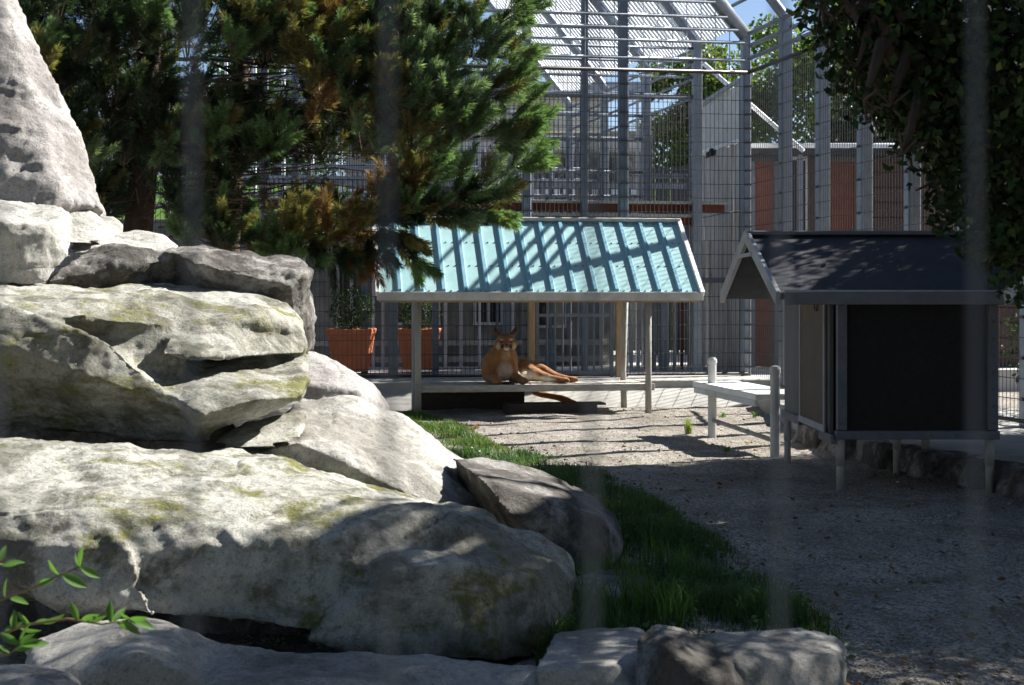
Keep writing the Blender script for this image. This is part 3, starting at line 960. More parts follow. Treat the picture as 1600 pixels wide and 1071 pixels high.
for a in (1.5, 2.75, 2.95, 3.8, 4.05, 5.05, 5.2, 6.3, 8.1):
    MB().beam(B(a, WQ + 0.14, 0.336), B(a, WQ + 0.14, 2.66), 0.09, 0.05, up=UB).build('batten', M['trim'], kh)
# red brown and silver boards at the right end of the house
for k in range(12):
    a = 1.30 - k * 0.115
    mt = M['wood_grey'] if k not in (3, 7) else M['rust']
    MB().beam(B(a, -1.75 + random.uniform(-.01, .01), 0.336), B(a, -1.75, 2.3 + random.uniform(-.03, .03)), 0.105, 0.03, up=UB).build('plank', mt, kh)
MB().beam(B(1.1, -1.6, 1.72), B(-0.2, -1.6, 1.72), 0.05, 0.07).build('rail', M['galv_dull'], kh)
MB().beam(B(1.0, -1.62, 0.34), B(1.0, -1.62, 2.1), 0.14, 0.10, up=UB).build('post', M['galv_dull'], kh)

# bollard and planters on the paving
bol = MB().lathe(B(2.68, -1.0, 0.336), [(0.085, 0), (0.085, 0.30), (0.078, 0.31), (0.078, 0.36), (0.088, 0.37), (0.088, 0.42), (0.07, 0.47), (0.035, 0.495), (0.004, 0.5)], 16)
tag(bol.build('bollard', M['galv_dull'], smooth=False), 'short grey round topped bollard behind the bar gate', 'bollard')


def planter(p, w, h, label, shrub_label, hs, seed):
    t = thing('planter', label, 'planter', p, 0, 'terracotta planters behind the mesh fence')
    m = MB()
    b, tp = w * 0.36, w * 0.5
    vs, fs = [], []
    ring = [(b, 0), (tp * 0.95, h * 0.86), (tp, h * 0.865), (tp * 1.02, h), (tp * 0.88, h), (tp * 0.84, h * 0.85)]
    for r, z in ring:
        vs += [p + V((sx * r, sy * r, z)) for sx, sy in ((-1, -1), (1, -1), (1, 1), (-1, 1))]
    for i in range(len(ring) - 1):
        for k in range(4):
            fs.append((i * 4 + k, i * 4 + (k + 1) % 4, (i + 1) * 4 + (k + 1) % 4, (i + 1) * 4 + k))
    fs.append((3, 2, 1, 0))
    n = (len(ring) - 1) * 4
    m.add(vs, fs)
    m.build('pot', M['terra'], t, bevel=0.008)
    MB().box(p + zvec(h * 0.9), (w * 0.83, w * 0.83, 0.02)).build('soil', M['soil'], t)
    # clipped shrub
    sh = thing('clipped_shrub', shrub_label, 'shrub', p + zvec(h * 0.9), 0, 'shrubs in the terracotta planters')
    MB().tube([p + zvec(h * 0.9), p + zvec(h + hs * 0.4)], 0.02, 6).build('stem', M['bark'], sh)
    r_ = np.random.default_rng(seed)
    n = 2600
    dirs = r_.normal(size=(n, 3))
    dirs /= np.linalg.norm(dirs, axis=1)[:, None]
    rad = (0.55 + 0.45 * r_.random(n)) ** 0.6
    lump = np.array([1 + 0.25 * noise.noise(V(dd) * 2.3 + V((seed, 0, 0))) for dd in dirs])
    cen = dirs * (rad * lump)[:, None] * np.array([w * 0.5, w * 0.5, hs * 0.55]) + np.array(p) + np.array([0, 0, h + hs * 0.45])
    leaf_mesh('foliage', cen, 0.035, r_, (0.035, 0.065, 0.02), 0.4, M['leaf_dark'], sh)


def leaf_mesh(name, cen, size, r_, col, var, mat, parent, aspect=0.55, bright=None, droop=0.0, flat=False):
    """one folded leaf (2 quads) at each centre"""
    n = len(cen)
    d = r_.normal(size=(n, 3))
    d[:, 2] -= droop
    if flat:
        d[:, 2] *= 0.2
    d /= np.linalg.norm(d, axis=1)[:, None]
    u = r_.normal(size=(n, 3))
    u -= d * (u * d).sum(1)[:, None]
    u /= np.linalg.norm(u, axis=1)[:, None]
    if flat:
        u[:, 2] *= 0.15
        u /= np.linalg.norm(u, axis=1)[:, None]
    w = np.cross(d, u)
    if flat:
        u, w = u, np.abs(w)
    L = size * r_.uniform(0.7, 1.3, n)[:, None]
    W = L * aspect * 0.5
    a = cen - d * L * 0.5
    b = cen + d * L * 0.5
    fold = w * W * 0.35
    l1 = cen - d * L * 0.08 + u * W + fold
    l2 = cen - d * L * 0.08 - u * W + fold
    vs = np.stack([a, l1, b, l2], 1).reshape(-1, 3)
    i = np.arange(n)[:, None] * 4
    fs = np.concatenate([i + np.array([[0, 1, 2]]), i + np.array([[0, 2, 3]])])
    c = np.array(col)[None, :] * r_.uniform(1 - var, 1 + var, n)[:, None]
    c = c * np.array([1, 1, 1])[None, :]
    c[:, 0] *= r_.uniform(0.8, 1.3, n)
    if bright is not None:
        k = r_.random(n) < bright[0]
        c[k] = np.array(bright[1])
    me = np_mesh(name, vs, fs, np.repeat(c, 4, 0))
    return link(name, me, mat, parent)


planter(P(549, 580, 20.0), 0.66, 0.62, 'terracotta planter with a dark shrub beside the long dark slab', 'dark green shrub in the planter nearest the boulder pile', 0.62, 3)
planter(P(655, 577, 20.2), 0.62, 0.60, 'terracotta planter partly hidden by the shelter posts', 'dark green shrub in the planter behind the shelter posts', 0.55, 4)

# building with rust red doors beyond the side fence
rd = thing('service_building', 'low brown building with rust red doors beyond the side fence', 'building', (6, 22, 0.3))
YD = 21.8


def px2x(px, y=YD):
    return (px - HX) / FPX * y


m = MB()
for x0, x1 in ((1150, 1176), (1214, 1284), (1342, 1640)):
    m.box(((px2x(x0) + px2x(x1)) / 2, YD + 0.14, 2.0), (px2x(x1) - px2x(x0), 0.16, 3.36))
m.build('wall', M['brownwall'], rd)
for k in range(14):
    z = 0.45 + k * 0.24
    MB().box(((px2x(1344) + px2x(1640)) / 2, YD + 0.04, z), (px2x(1640) - px2x(1344), 0.025, 0.215)).build('siding_board', M['brownwall'], rd, bevel=0.004)
for x0, x1 in ((1177, 1213), (1285, 1341)):
    dr = MB().box(((px2x(x0) + px2x(x1)) / 2, YD + 0.08, 1.98), (px2x(x1) - px2x(x0), 0.06, 3.28)).build('door', M['rust'], rd)
    for dx in (0.0, 1.0):
        MB().beam((px2x(x0 + (x1 - x0) * dx), YD + 0.03, 0.34), (px2x(x0 + (x1 - x0) * dx), YD + 0.03, 3.62), 0.06, 0.06, up=UB).build('frame', M['galv_dull'], dr)
    MB().box((px2x(x1) - 0.12, YD + 0.03, 1.5), (0.03, 0.05, 0.16)).build('handle', M['bolt'], dr)
MB().box((px2x(1246), YD + 0.03, 3.05), (0.34, 0.05, 1.3)).build('window', M['trim'], rd)
MB().box((px2x(1246), YD + 0.0, 3.05), (0.24, 0.02, 1.16)).build('pane', M['glass'], rd)
MB().tube([(px2x(1140), YD - 0.25, 3.83), (px2x(1640), YD - 0.25, 3.83)], 0.055, 10).build('top_pipe', M['slat'], rd, smooth=True)
MB().box((px2x(1400), YD + 0.3, 3.75), (6, 1.2, 0.1)).build('roof', M['shingle'], rd)
for x in (1245, 1275, 1350, 1420):
    MB().beam((px2x(x), YD - 0.25, 0.34), (px2x(x), YD - 0.25, 3.8), 0.07, 0.07, up=UB).build('post', M['galv_dull'], rd)

# far house with cream boards, seen above the shelf beams
fh = thing('boarded_house', 'far cream boarded house seen through the mesh above the rust red beams', 'building', (1, 29, 0.3))
YH = 29.0


def hb(x0, x1, y0, y1, y=YH, th=0.08):
    a_, b_ = P(x0, y0, y), P(x1, y1, y)
    m = MB()
    return m.box((a_ + b_) / 2 + V((0, th / 2, 0)), (abs(b_.x - a_.x), th, abs(a_.z - b_.z)))


for k in range(3):
    hb(560, 950, 151 + k * 19, 168.5 + k * 19).build('fascia_board', M['cream'], fh, bevel=0.01)
hb(560, 1010, 222, 234, th=0.5).build('sill_beam', M['trim'], fh)
hb(540, 1020, 205, 600, y=YH + 1.2).build('wall', M['greywall'], fh)
for k in range(16):
    x = 575 + k * 26
    hb(x, x + (3 if k % 3 else 6), 234, 470, y=YH - 0.05).build('upright', M['slat' if k % 2 else 'galv'], fh)
for k in range(6):
    x = 690 + k * 52
    w_ = hb(x, x + 38, 240, 312, y=YH + 1.1).build('window', M['glass'], fh)
    hb(x + 17, x + 20, 240, 312, y=YH + 1.05).build('frame', M['slat'], w_)
hb(500, 1000, 296, 304, y=YH - 0.2).build('handrail', M['slat'], fh)
hb(500, 1000, 312, 318, y=YH - 0.2).build('handrail', M['galv'], fh)
hb(540, 1010, 128, 150, y=YH - 0.3, th=0.6).build('roof_edge', M['galv'], fh)

# pale railing on the bank beyond the pine
rl = thing('railing', 'pale blue grey railing on the lawn bank seen through gaps in the pine', 'railing', (-5, 33.5, 3.5))
for y in (118, 138, 152, 284, 300, 318):
    hb(60, 780, y, y + 6, y=33.5).build('rail', M['galv'], rl)
for x in range(80, 790, 45):
    hb(x, x + 5, 90, 420, y=33.6).build('post', M['slat'], rl)

# ------------------------------------------------------------------ blue roofed shelter
AL, AR = 5.36, 1.33
QE, QR, ZE, ZR = 2.31, 1.18, 1.50, 2.454
st = thing('shelter', 'blue green ribbed metal roof shelter with a wooden deck for the cougar', 'shelter', B(3.4, 1.7, 0))
slope = (B(0, QR, ZR) - B(0, QE, ZE)).normalized()
nrm = UB.cross(slope)
if nrm.z < 0:
    nrm = -nrm


def roofpt(a, t, h=0.0):
    return B(a, QE + (QR - QE) * t, ZE + (ZR - ZE) * t) + nrm * h


m = MB()
m.prism([roofpt(AR + 0.03, 0.0), roofpt(AL - 0.03, 0.0), roofpt(AL - 0.03, 1.0), roofpt(AR + 0.03, 1.0)], nrm * -0.02)
m.build('roof_sheet', M['tealroof'], st)
m = MB()
m.prism([B(AR, QR, ZR - 0.004), B(AL, QR, ZR - 0.004), B(AL, QR - 0.55, ZR - 0.48), B(AR, QR - 0.55, ZR - 0.48)], (0, 0, -0.03))
m.build('rear_roof_sheet', M['tealroof'], st)
pitch = (AL - AR) / 15
for k in range(1, 15):
    a = AR + pitch * k
    # trapezoid rib with a rounded lower end
    m = MB()
    vs, fs = [], []
    for t, s_ in ((0.012, 0.55), (0.03, 1.0), (0.995, 1.0)):
        for da, h in ((-0.036, 0.0), (-0.020, 0.034), (0.020, 0.034), (0.036, 0.0)):
            vs.append(roofpt(a + da * (1 if s_ == 1 else 0.8), t, h * s_ - 0.002))
    for i in range(2):
        for j in range(4):
            fs.append((i * 4 + j, i * 4 + (j + 1) % 4, (i + 1) * 4 + (j + 1) % 4, (i + 1) * 4 + j))
    fs += [(3, 2, 1, 0), (8, 9, 10, 11)]
    m.add(vs, fs)
    m.build('rib', M['ribshade'], st)
m = MB()
for k in range(15):
    for da in (0.09, 0.18):
        for t in (0.03, 0.36, 0.68, 0.96):
            m.box(roofpt(AR + pitch * k + da, t, 0.004), (0.014, 0.014, 0.014))
kind(m.build('screw_heads', M['bolt'], st), 'stuff')
MB().beam(B(AR - 0.01, QE + 0.012, ZE - 0.035), B(AL + 0.01, QE + 0.012, ZE - 0.035), 0.024, 0.105).build('fascia', M['trim'], st, bevel=0.004)
MB().beam(B(AR + 0.02, QE - 0.03, ZE - 0.098), B(AL - 0.02, QE - 0.03, ZE - 0.098), 0.05, 0.028).build('eave_batten', M['wood_tan'], st)
for a in (AR, AL):
    MB().beam(roofpt(a, -0.015, 0.004), roofpt(a, 1.01, 0.004), 0.055, 0.075, up=nrm).build('gable_trim', M['white'], st, bevel=0.004)
MB().beam(B(AR - 0.02, QR, ZR + 0.02), B(AL + 0.02, QR, ZR + 0.02), 0.11, 0.05).build('ridge_cap', M['trim'], st, bevel=0.01)
for a, q in ((1.97, 2.13), (4.86, 2.13), (2.08, 1.24), (4.84, 1.24)):
    zt = ZE + (QE - q) * (ZR - ZE) / (QE - QR) - 0.03
    lean = 0.05 if q < 2 and a < 3 else 0.0
    MB().tube([B(a, q, -0.05), B(a + lean * 0.3, q, 0.5), B(a - lean, q, zt)], [0.042, 0.040, 0.038], 12).build('pole', M['pole'], st, smooth=True)
for t in (0.25, 0.75):
    MB().beam(roofpt(AR + 0.06, t, -0.05), roofpt(AL - 0.06, t, -0.05), 0.05, 0.05, up=nrm).build('purlin', M['wood_tan'], st)
# deck: boards run front to back
DQ0, DQ1, DA0, DA1, DZ = 1.26, 2.07, 1.93, 4.80, 0.36
nb = 19
for k in range(nb):
    a0 = DA0 + (DA1 - DA0) * k / nb
    a1 = DA0 + (DA1 - DA0) * (k + 0.955) / nb
    dz = random.uniform(-0.003, 0.003)
    MB().beam(B((a0 + a1) / 2, DQ0 + random.uniform(0, .012), DZ - 0.015 + dz), B((a0 + a1) / 2, DQ1, DZ - 0.015 + dz), a1 - a0, 0.03).build('deck_board', M['wood'], st, bevel=0.003)
MB().beam(B(DA0 - 0.05, DQ1 + 0.018, DZ - 0.036), B(DA1 + 0.03, DQ1 + 0.018, DZ - 0.036), 0.034, 0.086).build('front_rail', M['wood'], st, bevel=0.004)
MB().beam(B(DA0 - 0.02, DQ0 - 0.02, DZ - 0.04), B(DA1 + 0.02, DQ0 - 0.02, DZ - 0.04), 0.034, 0.07).build('rear_rail', M['wood'], st, bevel=0.004)
for a in (2.4, 3.4, 4.4):
    MB().beam(B(a, DQ0, DZ - 0.06), B(a, DQ1, DZ - 0.06), 0.05, 0.05).build('joist', M['wood'], st)

MB().beam(B(3.42, DQ0 + 0.05, 0.11), B(4.78, DQ0 + 0.05, 0.11), 0.025, 0.30).build('shade_board', M['darkwood'], st)  # dark board added to stand for the shade under the deck
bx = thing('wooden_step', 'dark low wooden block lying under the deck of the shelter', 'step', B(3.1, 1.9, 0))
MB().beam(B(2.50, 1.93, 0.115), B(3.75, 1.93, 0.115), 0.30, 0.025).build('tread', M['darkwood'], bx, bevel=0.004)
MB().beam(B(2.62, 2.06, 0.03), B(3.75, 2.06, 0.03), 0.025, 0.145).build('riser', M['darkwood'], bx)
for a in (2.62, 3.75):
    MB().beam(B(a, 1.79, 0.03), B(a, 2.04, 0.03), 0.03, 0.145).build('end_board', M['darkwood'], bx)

# ------------------------------------------------------------------ white bench
be = thing('platform_bench', 'white plank bench on round posts in front of the dark hut', 'bench', (2.2, 13.6, 0))
A_ = V((1.93, 14.6, 0))
D_ = V((0.167, -0.986, 0))
N_ = V((0.986, 0.167, 0))
for k in range(3):
    o0 = N_ * (0.17 * k) + zvec(0.495)
    m = MB()
    m.prism([A_ + o0, A_ + D_ * 1.97 + o0, A_ + D_ * 1.97 + o0 + N_ * 0.166, A_ + o0 + N_ * 0.166], (0, 0, 0.06))
    m.build('plank', M['white'], be, bevel=0.005)
MB().beam(A_ + D_ * 0.04 + N_ * 0.02 + zvec(0.465), A_ + D_ * 1.93 + N_ * 0.02 + zvec(0.465), 0.035, 0.058).build('side_rail', M['trim'], be, bevel=0.003)
for p, h in ((V((2.09, 14.25, 0)), 0.83), (V((2.40, 12.45, 0)), 0.83),):
    m = MB().lathe(p, [(0.045, -0.05), (0.045, h - 0.07), (0.052, h - 0.065), (0.052, h - 0.035), (0.043, h - 0.012), (0.02, h)], 14)
    m.build('post', M['trim'], be, smooth=False)
MB().tube([V((2.09, 14.25, 0.17)), V((2.40, 12.45, 0.14))], 0.024, 8).build('low_rail', M['pole'], be, smooth=True)

# ------------------------------------------------------------------ dark hut
hut = thing('raised_hut', 'dark raised hut with felt gable roof and black screen front on pipe legs', 'hut', (3.0, 10.8, 0))
HX0, HX1, HY0, HY1 = 2.41, 3.60, 10.10, 12.0
ZB, ZW = 0.40, 1.47
RX0, RX1 = 1.945, 4.05
RYF, RYM, RYB, RZE, RZR = 9.90, 11.2, 12.5, 1.475, 1.965
rs = (RZR - RZE) / (RYM - RYF)
m = MB()
m.prism([(RX0, RYF, RZE), (RX0, RYM, RZR), (RX0, RYM, RZR - 0.04), (RX0, RYF, RZE - 0.04)], (RX1 - RX0, 0, 0))
m.build('roof_slope', M['shingle'], hut)
m = MB()
m.prism([(RX0, RYB, RZE), (RX0, RYM - 0.002, RZR - 0.003), (RX0, RYM - 0.002, RZR - 0.043), (RX0, RYB, RZE - 0.04)], (RX1 - RX0, 0, 0))
m.build('roof_slope', M['shingle'], hut)
MB().beam((RX0 - 0.02, RYM, RZR + 0.012), (RX1, RYM, RZR + 0.012), 0.16, 0.035).build('ridge_cap', M['hutframe'], hut, bevel=0.008)
MB().beam((RX0 + 0.03, RYF - 0.014, RZE - 0.032), (RX1, RYF - 0.014, RZE - 0.032), 0.028, 0.09).build('fascia', M['hutframe'], hut, bevel=0.004)
MB().beam((RX0 + 0.03, RYF + 0.004, RZE + 0.022), (RX1, RYF + 0.004, RZE + 0.022), 0.05, 0.014).build('drip_edge', M['galv'], hut)
for y0 in (RYF - 0.02, RYB + 0.02):
    MB().beam((RX0 - 0.02, y0, RZE - 0.03), (RX0 - 0.02, RYM, RZR - 0.012), 0.035, 0.10).build('gable_trim', M['huttrim'], hut, bevel=0.004)
MB().beam((RX0 - 0.035, RYM - 0.33, RZR - 0.17), (RX0 - 0.035, RYM + 0.33, RZR - 0.17), 0.02, 0.03).build('collar_tie', M['huttrim'], hut)
# gable infill, set back
m = MB()
m.prism([(HX0, HY0, ZW), (HX0, HY1 + 0.02, ZW), (HX0, RYM, RZR - 0.06)], (0.03, 0, 0))
m.build('gable_board', M['huttan'], hut)
for zz in (1.58, 1.70):
    MB().beam((HX0 - 0.012, RYM - 0.75, zz), (HX0 - 0.012, RYM + 0.2, zz), 0.012, 0.02).build('batten', M['huttan'], hut)
# front screen and frame
MB().box(((HX0 + HX1) / 2, HY0 + 0.06, (ZB + ZW) / 2), (HX1 - HX0 - 0.08, 0.03, ZW - ZB - 0.02)).build('screen_panel', M['black'], hut)
for x in (HX0 + 0.035, HX1 - 0.035):
    c = MB().box((x, HY0 + 0.03, (ZB + 0.066 + ZW) / 2), (0.07, 0.06, ZW - ZB - 0.066)).build('corner_post', M['hutframe'], hut, bevel=0.004)
    for k in range(8):
        MB().lathe((x, HY0, 0), [(0.008, 0), (0.008, 0.006)], 6)
        MB().box((x, HY0 - 0.003, ZB + 0.12 + k * 0.125), (0.013, 0.012, 0.013)).build('bolt', M['bolt'], c)
br = MB().box(((HX0 + HX1) / 2, HY0 + 0.028, ZB + 0.03), (HX1 - HX0 + 0.02, 0.068, 0.064)).build('bottom_rail', M['hutframe'], hut, bevel=0.004)
for k in range(6):
    MB().box((HX0 + 0.12 + k * 0.19, HY0 - 0.009, ZB + 0.03), (0.013, 0.012, 0.013)).build('bolt', M['bolt'], br)
MB().box(((HX0 + HX1) / 2, HY0 + 0.03, ZW - 0.04), (HX1 - HX0 - 0.15, 0.05, 0.07)).build('top_rail', M['darkwood'], hut)
# side wall with a lighter panel framed by pale strips
MB().box((HX0 - 0.0, (HY0 + HY1) / 2 + 0.1, (ZB + ZW) / 2), (0.03, HY1 - HY0 - 0.2, ZW - ZB)).build('side_wall', M['hutgrey'], hut)
sp = MB().box((HX0 - 0.026, 10.80, (ZB + ZW) / 2 + 0.02), (0.02, 0.88, ZW - ZB - 0.06)).build('side_panel', M['huttan'], hut)
for y in (10.37, 11.23):
    f_ = MB().box((HX0 - 0.040, y, (ZB + ZW) / 2 + 0.02), (0.012, 0.03, ZW - ZB - 0.05)).build('edge_strip', M['huttrim'], sp)
MB().box((HX0 - 0.042, 10.80, ZB + 0.055), (0.014, 0.92, 0.05)).build('edge_strip', M['huttrim'], sp)
MB().box((HX0 - 0.03, 11.63, ZB + 0.03), (0.03, 0.72, 0.07)).build('side_rail', M['hutframe'], hut, bevel=0.003)
MB().box((HX0 - 0.03, 10.33, ZB - 0.005), (0.03, 0.42, 0.07)).build('side_rail', M['hutframe'], hut, bevel=0.003)
MB().box((HX1 - 0.01, (HY0 + HY1) / 2 + 0.05, (ZB + ZW) / 2), (0.03, HY1 - HY0 - 0.1, ZW - ZB)).build('side_wall', M['hutgrey'], hut)
MB().box(((HX0 + HX1) / 2, HY1, (ZB + ZW) / 2), (HX1 - HX0 - 0.06, 0.03, ZW - ZB)).build('rear_wall', M['hutgrey'], hut)
MB().box(((HX0 + HX1) / 2, (HY0 + HY1) / 2 + 0.05, ZB + 0.02), (HX1 - HX0 - 0.07, HY1 - HY0 - 0.12, 0.03)).build('floor_panel', M['darkwood'], hut)
m = MB()
ringc = V((HX0 - 0.05, 10.62, 1.39))
m.tube([ringc + V((0, math.cos(a_) * 0.045, math.sin(a_) * 0.045)) for a_ in [i * 0.5236 for i in range(13)]], 0.007, 6, caps=False)
m.build('ring_pull', M['bolt'], hut, smooth=True)
for x, y in ((HX0 + 0.03, HY0 + 0.05), (HX1 - 0.05, HY0 + 0.05), (HX0 + 0.0, HY1 - 0.06), (3.17, 11.25), (HX1 - 0.19, 11.25)):
    z0 = ground_z(x, y) - 0.05
    lg = MB().tube([(x, y, z0), (x, y, ZB)], 0.029, 14).build('leg', M['pole'], hut, smooth=True)
    MB().tube([(x, y, 0.20), (x, y, ZB - 0.002)], 0.034, 14).build('sleeve', M['pole'], lg, smooth=True)

# second hut, only its roof corner reaches into view
h2 = thing('raised_hut', 'second hut with only the pale corner of its gable roof showing beside the dark hut', 'hut', (4.3, 7.7, 0))
X0 = 3.28
yf, ym, yb, ze, zr = 6.4, 7.7, 9.0, 1.47, 1.95
for y0, nm in ((yf, 'roof_slope'), (yb, 'roof_slope')):
    m = MB()
    dy = 0.001 if y0 == yf else -0.001
    m.prism([(X0, y0, ze), (X0, ym - dy, zr), (X0, ym - dy, zr - 0.04), (X0, y0, ze - 0.04)], (1.8, 0, 0))
    m.build(nm, M['shingle'], h2)
    MB().beam((X0 - 0.02, y0, ze - 0.03), (X0 - 0.02, ym, zr - 0.012), 0.035, 0.10).build('gable_trim', M['huttrim'], h2, bevel=0.004)
MB().box((X0 + 1.1, ym, 0.95), (1.2, 1.1, 1.05)).build('body', M['hutgrey'], h2, bevel=0.01)
for sx in (0.55, 1.65):
    for sy in (-0.5, 0.5):
        MB().tube([(X0 + sx, ym + sy, -0.05), (X0 + sx, ym + sy, 0.44)], 0.045, 12).build('leg', M['pole'], h2, smooth=True)

# ------------------------------------------------------------------ cougar
def ell(c, r, rot=None, n=14):
    c = V(c)
    vs, fs = [], []
    rm = rot.to_matrix() if rot is not None else Matrix.Identity(3)
    rows = n // 2
    vs.append(c + rm @ V((0, 0, -r[2])))
    for i in range(1, rows):
        ph = -math.pi / 2 + math.pi * i / rows
        for k in range(n):
            th = 2 * math.pi * k / n
            vs.append(c + rm @ V((r[0] * math.cos(ph) * math.cos(th), r[1] * math.cos(ph) * math.sin(th), r[2] * math.sin(ph))))
    vs.append(c + rm @ V((0, 0, r[2])))
    for k in range(n):
        fs.append((0, 1 + (k + 1) % n, 1 + k))
        fs.append((len(vs) - 1, len(vs) - 1 - n + k, len(vs) - 1 - n + (k + 1) % n))
    for i in range(rows - 2):
        for k in range(n):
            a, b = 1 + i * n + k, 1 + i * n + (k + 1) % n
            fs.append((a, b, b + n, a + n))
    return vs, fs


def chain(pts, rs, n=12, sub=6):
    """tapered tube through points (Catmull-Rom) with round ends"""
    pts = [V(p) for p in pts]
    q, rr = [], []
    e = [pts[0] * 2 - pts[1]] + pts + [pts[-1] * 2 - pts[-2]]
    for i in range(1, len(e) - 2):
        for k in range(sub):
            t = k / sub
            p0, p1, p2, p3 = e[i - 1], e[i], e[i + 1], e[i + 2]
            q.append(0.5 * ((2 * p1) + (p2 - p0) * t + (2 * p0 - 5 * p1 + 4 * p2 - p3) * t * t + (3 * p1 - p0 - 3 * p2 + p3) * t ** 3))
            rr.append(rs[i - 1] * (1 - t) + rs[i] * t)
    q.append(pts[-1])
    rr.append(rs[-1])
    m = MB().tube(q, rr, n)
    parts = [(m.v, m.f), ell(pts[0], (rs[0],) * 3, n=12), ell(pts[-1], (rs[-1],) * 3, n=12)]
    return parts


bp = []
# trunk: chest towards the camera, hind end swung to the right
bp += chain([(-0.03, 0.10, 0.22), (-0.06, 0.26, 0.22), (0.06, 0.40, 0.19), (0.26, 0.45, 0.155)], [0.165, 0.19, 0.175, 0.16], 16)
bp.append(ell((-0.02, 0.04, 0.20), (0.13, 0.13, 0.17)))                       # brisket
bp.append(ell((-0.165, 0.14, 0.20), (0.135, 0.17, 0.195)))                     # shoulders
bp.append(ell((0.075, 0.12, 0.205), (0.085, 0.15, 0.19)))
bp.append(ell((-0.15, 0.2, 0.29), (0.10, 0.12, 0.10)))
bp.append(ell((0.05, 0.19, 0.30), (0.08, 0.12, 0.09)))
bp += chain([(-0.035, 0.14, 0.28), (-0.02, 0.10, 0.40), (0.0, 0.06, 0.50)], [0.19, 0.152, 0.118], 14)   # neck
bp += chain([(-0.15, 0.18, 0.28), (-0.06, 0.13, 0.40)], [0.12, 0.11], 12)
bp += chain([(0.07, 0.17, 0.28), (0.03, 0.12, 0.40)], [0.11, 0.11], 12)
HEAD0 = len(bp)
# head
bp.append(ell((0, 0.03, 0.550), (0.100, 0.115, 0.085)))
bp.append(ell((0, -0.01, 0.515), (0.108, 0.095, 0.080)))
for sx in (-1, 1):
    bp.append(ell((sx * 0.074, -0.02, 0.500), (0.050, 0.065, 0.062)))          # cheeks
    bp.append(ell((sx * 0.030, -0.102, 0.472), (0.036, 0.046, 0.034)))         # muzzle pads
    bp.append(ell((sx * 0.050, -0.062, 0.570), (0.040, 0.035, 0.022)))         # brow
    # ears: curved cups standing up and out
    e0 = V((sx * 0.086, 0.035, 0.600))
    tip = V((sx * 0.122, 0.030, 0.722))
    hp = [e0 + V((-0.038, 0.0, 0)), e0 + V((0.038, 0.0, 0)), e0 + V((-0.032, 0.026, 0)), e0 + V((0.032, 0.026, 0)),
          e0 + V((sx * 0.010 - 0.033, 0.004, 0.045)), e0 + V((sx * 0.010 + 0.033, 0.004, 0.045)), e0 + V((sx * 0.010, 0.026, 0.05)),
          tip + V((-0.010, 0, -0.008)), tip + V((0.010, 0, -0.008)), tip + V((0, 0.012, -0.006)), tip]
    bp.append(hull(hp))
bp.append(ell((0, -0.085, 0.520), (0.034, 0.060, 0.036)))                      # bridge of the nose
bp.append(ell((0, -0.140, 0.500), (0.025, 0.018, 0.016)))                      # nose
bp.append(ell((0, -0.090, 0.437), (0.038, 0.045, 0.024)))                      # chin
HEADC, HEADS = V((0, 0.03, 0.50)), V((1.17, 1.08, 1.10))
for i_ in range(HEAD0, len(bp)):
    vs_, fs_ = bp[i_]
    bp[i_] = ([HEADC + V(((v - HEADC).x * HEADS.x, (v - HEADC).y * HEADS.y, (v - HEADC).z * HEADS.z)) for v in map(V, vs_)], fs_)
# forelegs, elbows bent, paws to the front
bp += chain([(-0.20, 0.16, 0.20), (-0.205, 0.10, 0.10), (-0.165, -0.02, 0.075), (-0.125, -0.11, 0.055)], [0.10, 0.085, 0.066, 0.056], 12)
bp += chain([(0.10, 0.14, 0.18), (0.115, 0.08, 0.095), (0.15, -0.03, 0.070), (0.195, -0.10, 0.050)], [0.085, 0.075, 0.060, 0.050], 12)
for c, ang in ((V((-0.12, -0.125, 0.048)), 0.15), (V((0.205, -0.115, 0.045)), 0.5)):
    bp.append(ell(c, (0.068, 0.075, 0.048)))
    for k in (-1.5, -0.5, 0.5, 1.5):
        off = V((k * 0.031, -0.060 + 0.010 * abs(k), -0.014))
        off.rotate(Matrix.Rotation(ang, 3, 'Z'))
        bp.append(ell(c + off, (0.019, 0.030, 0.028), n=10))
# haunch and hind legs stretched to the right
bp.append(ell((0.27, 0.36, 0.165), (0.19, 0.20, 0.145)))
bp.append(ell((0.26, 0.24, 0.09), (0.13, 0.13, 0.088)))
bp += chain([(0.30, 0.26, 0.12), (0.44, 0.16, 0.095), (0.58, 0.11, 0.060), (0.70, 0.08, 0.045)], [0.11, 0.078, 0.050, 0.044], 12)
bp += chain([(0.34, 0.36, 0.17), (0.50, 0.27, 0.15), (0.66, 0.22, 0.085), (0.82, 0.20, 0.045)], [0.12, 0.078, 0.052, 0.043], 12)
for c in (V((0.735, 0.065, 0.043)), V((0.865, 0.19, 0.043))):
    bp.append(ell(c, (0.088, 0.050, 0.043)))
    for k in (-1.5, -0.5, 0.5, 1.5):
        bp.append(ell(c + V((0.068 - 0.008 * abs(k), 0.002 + k * 0.022, -0.008)), (0.026, 0.016, 0.026), n=10))
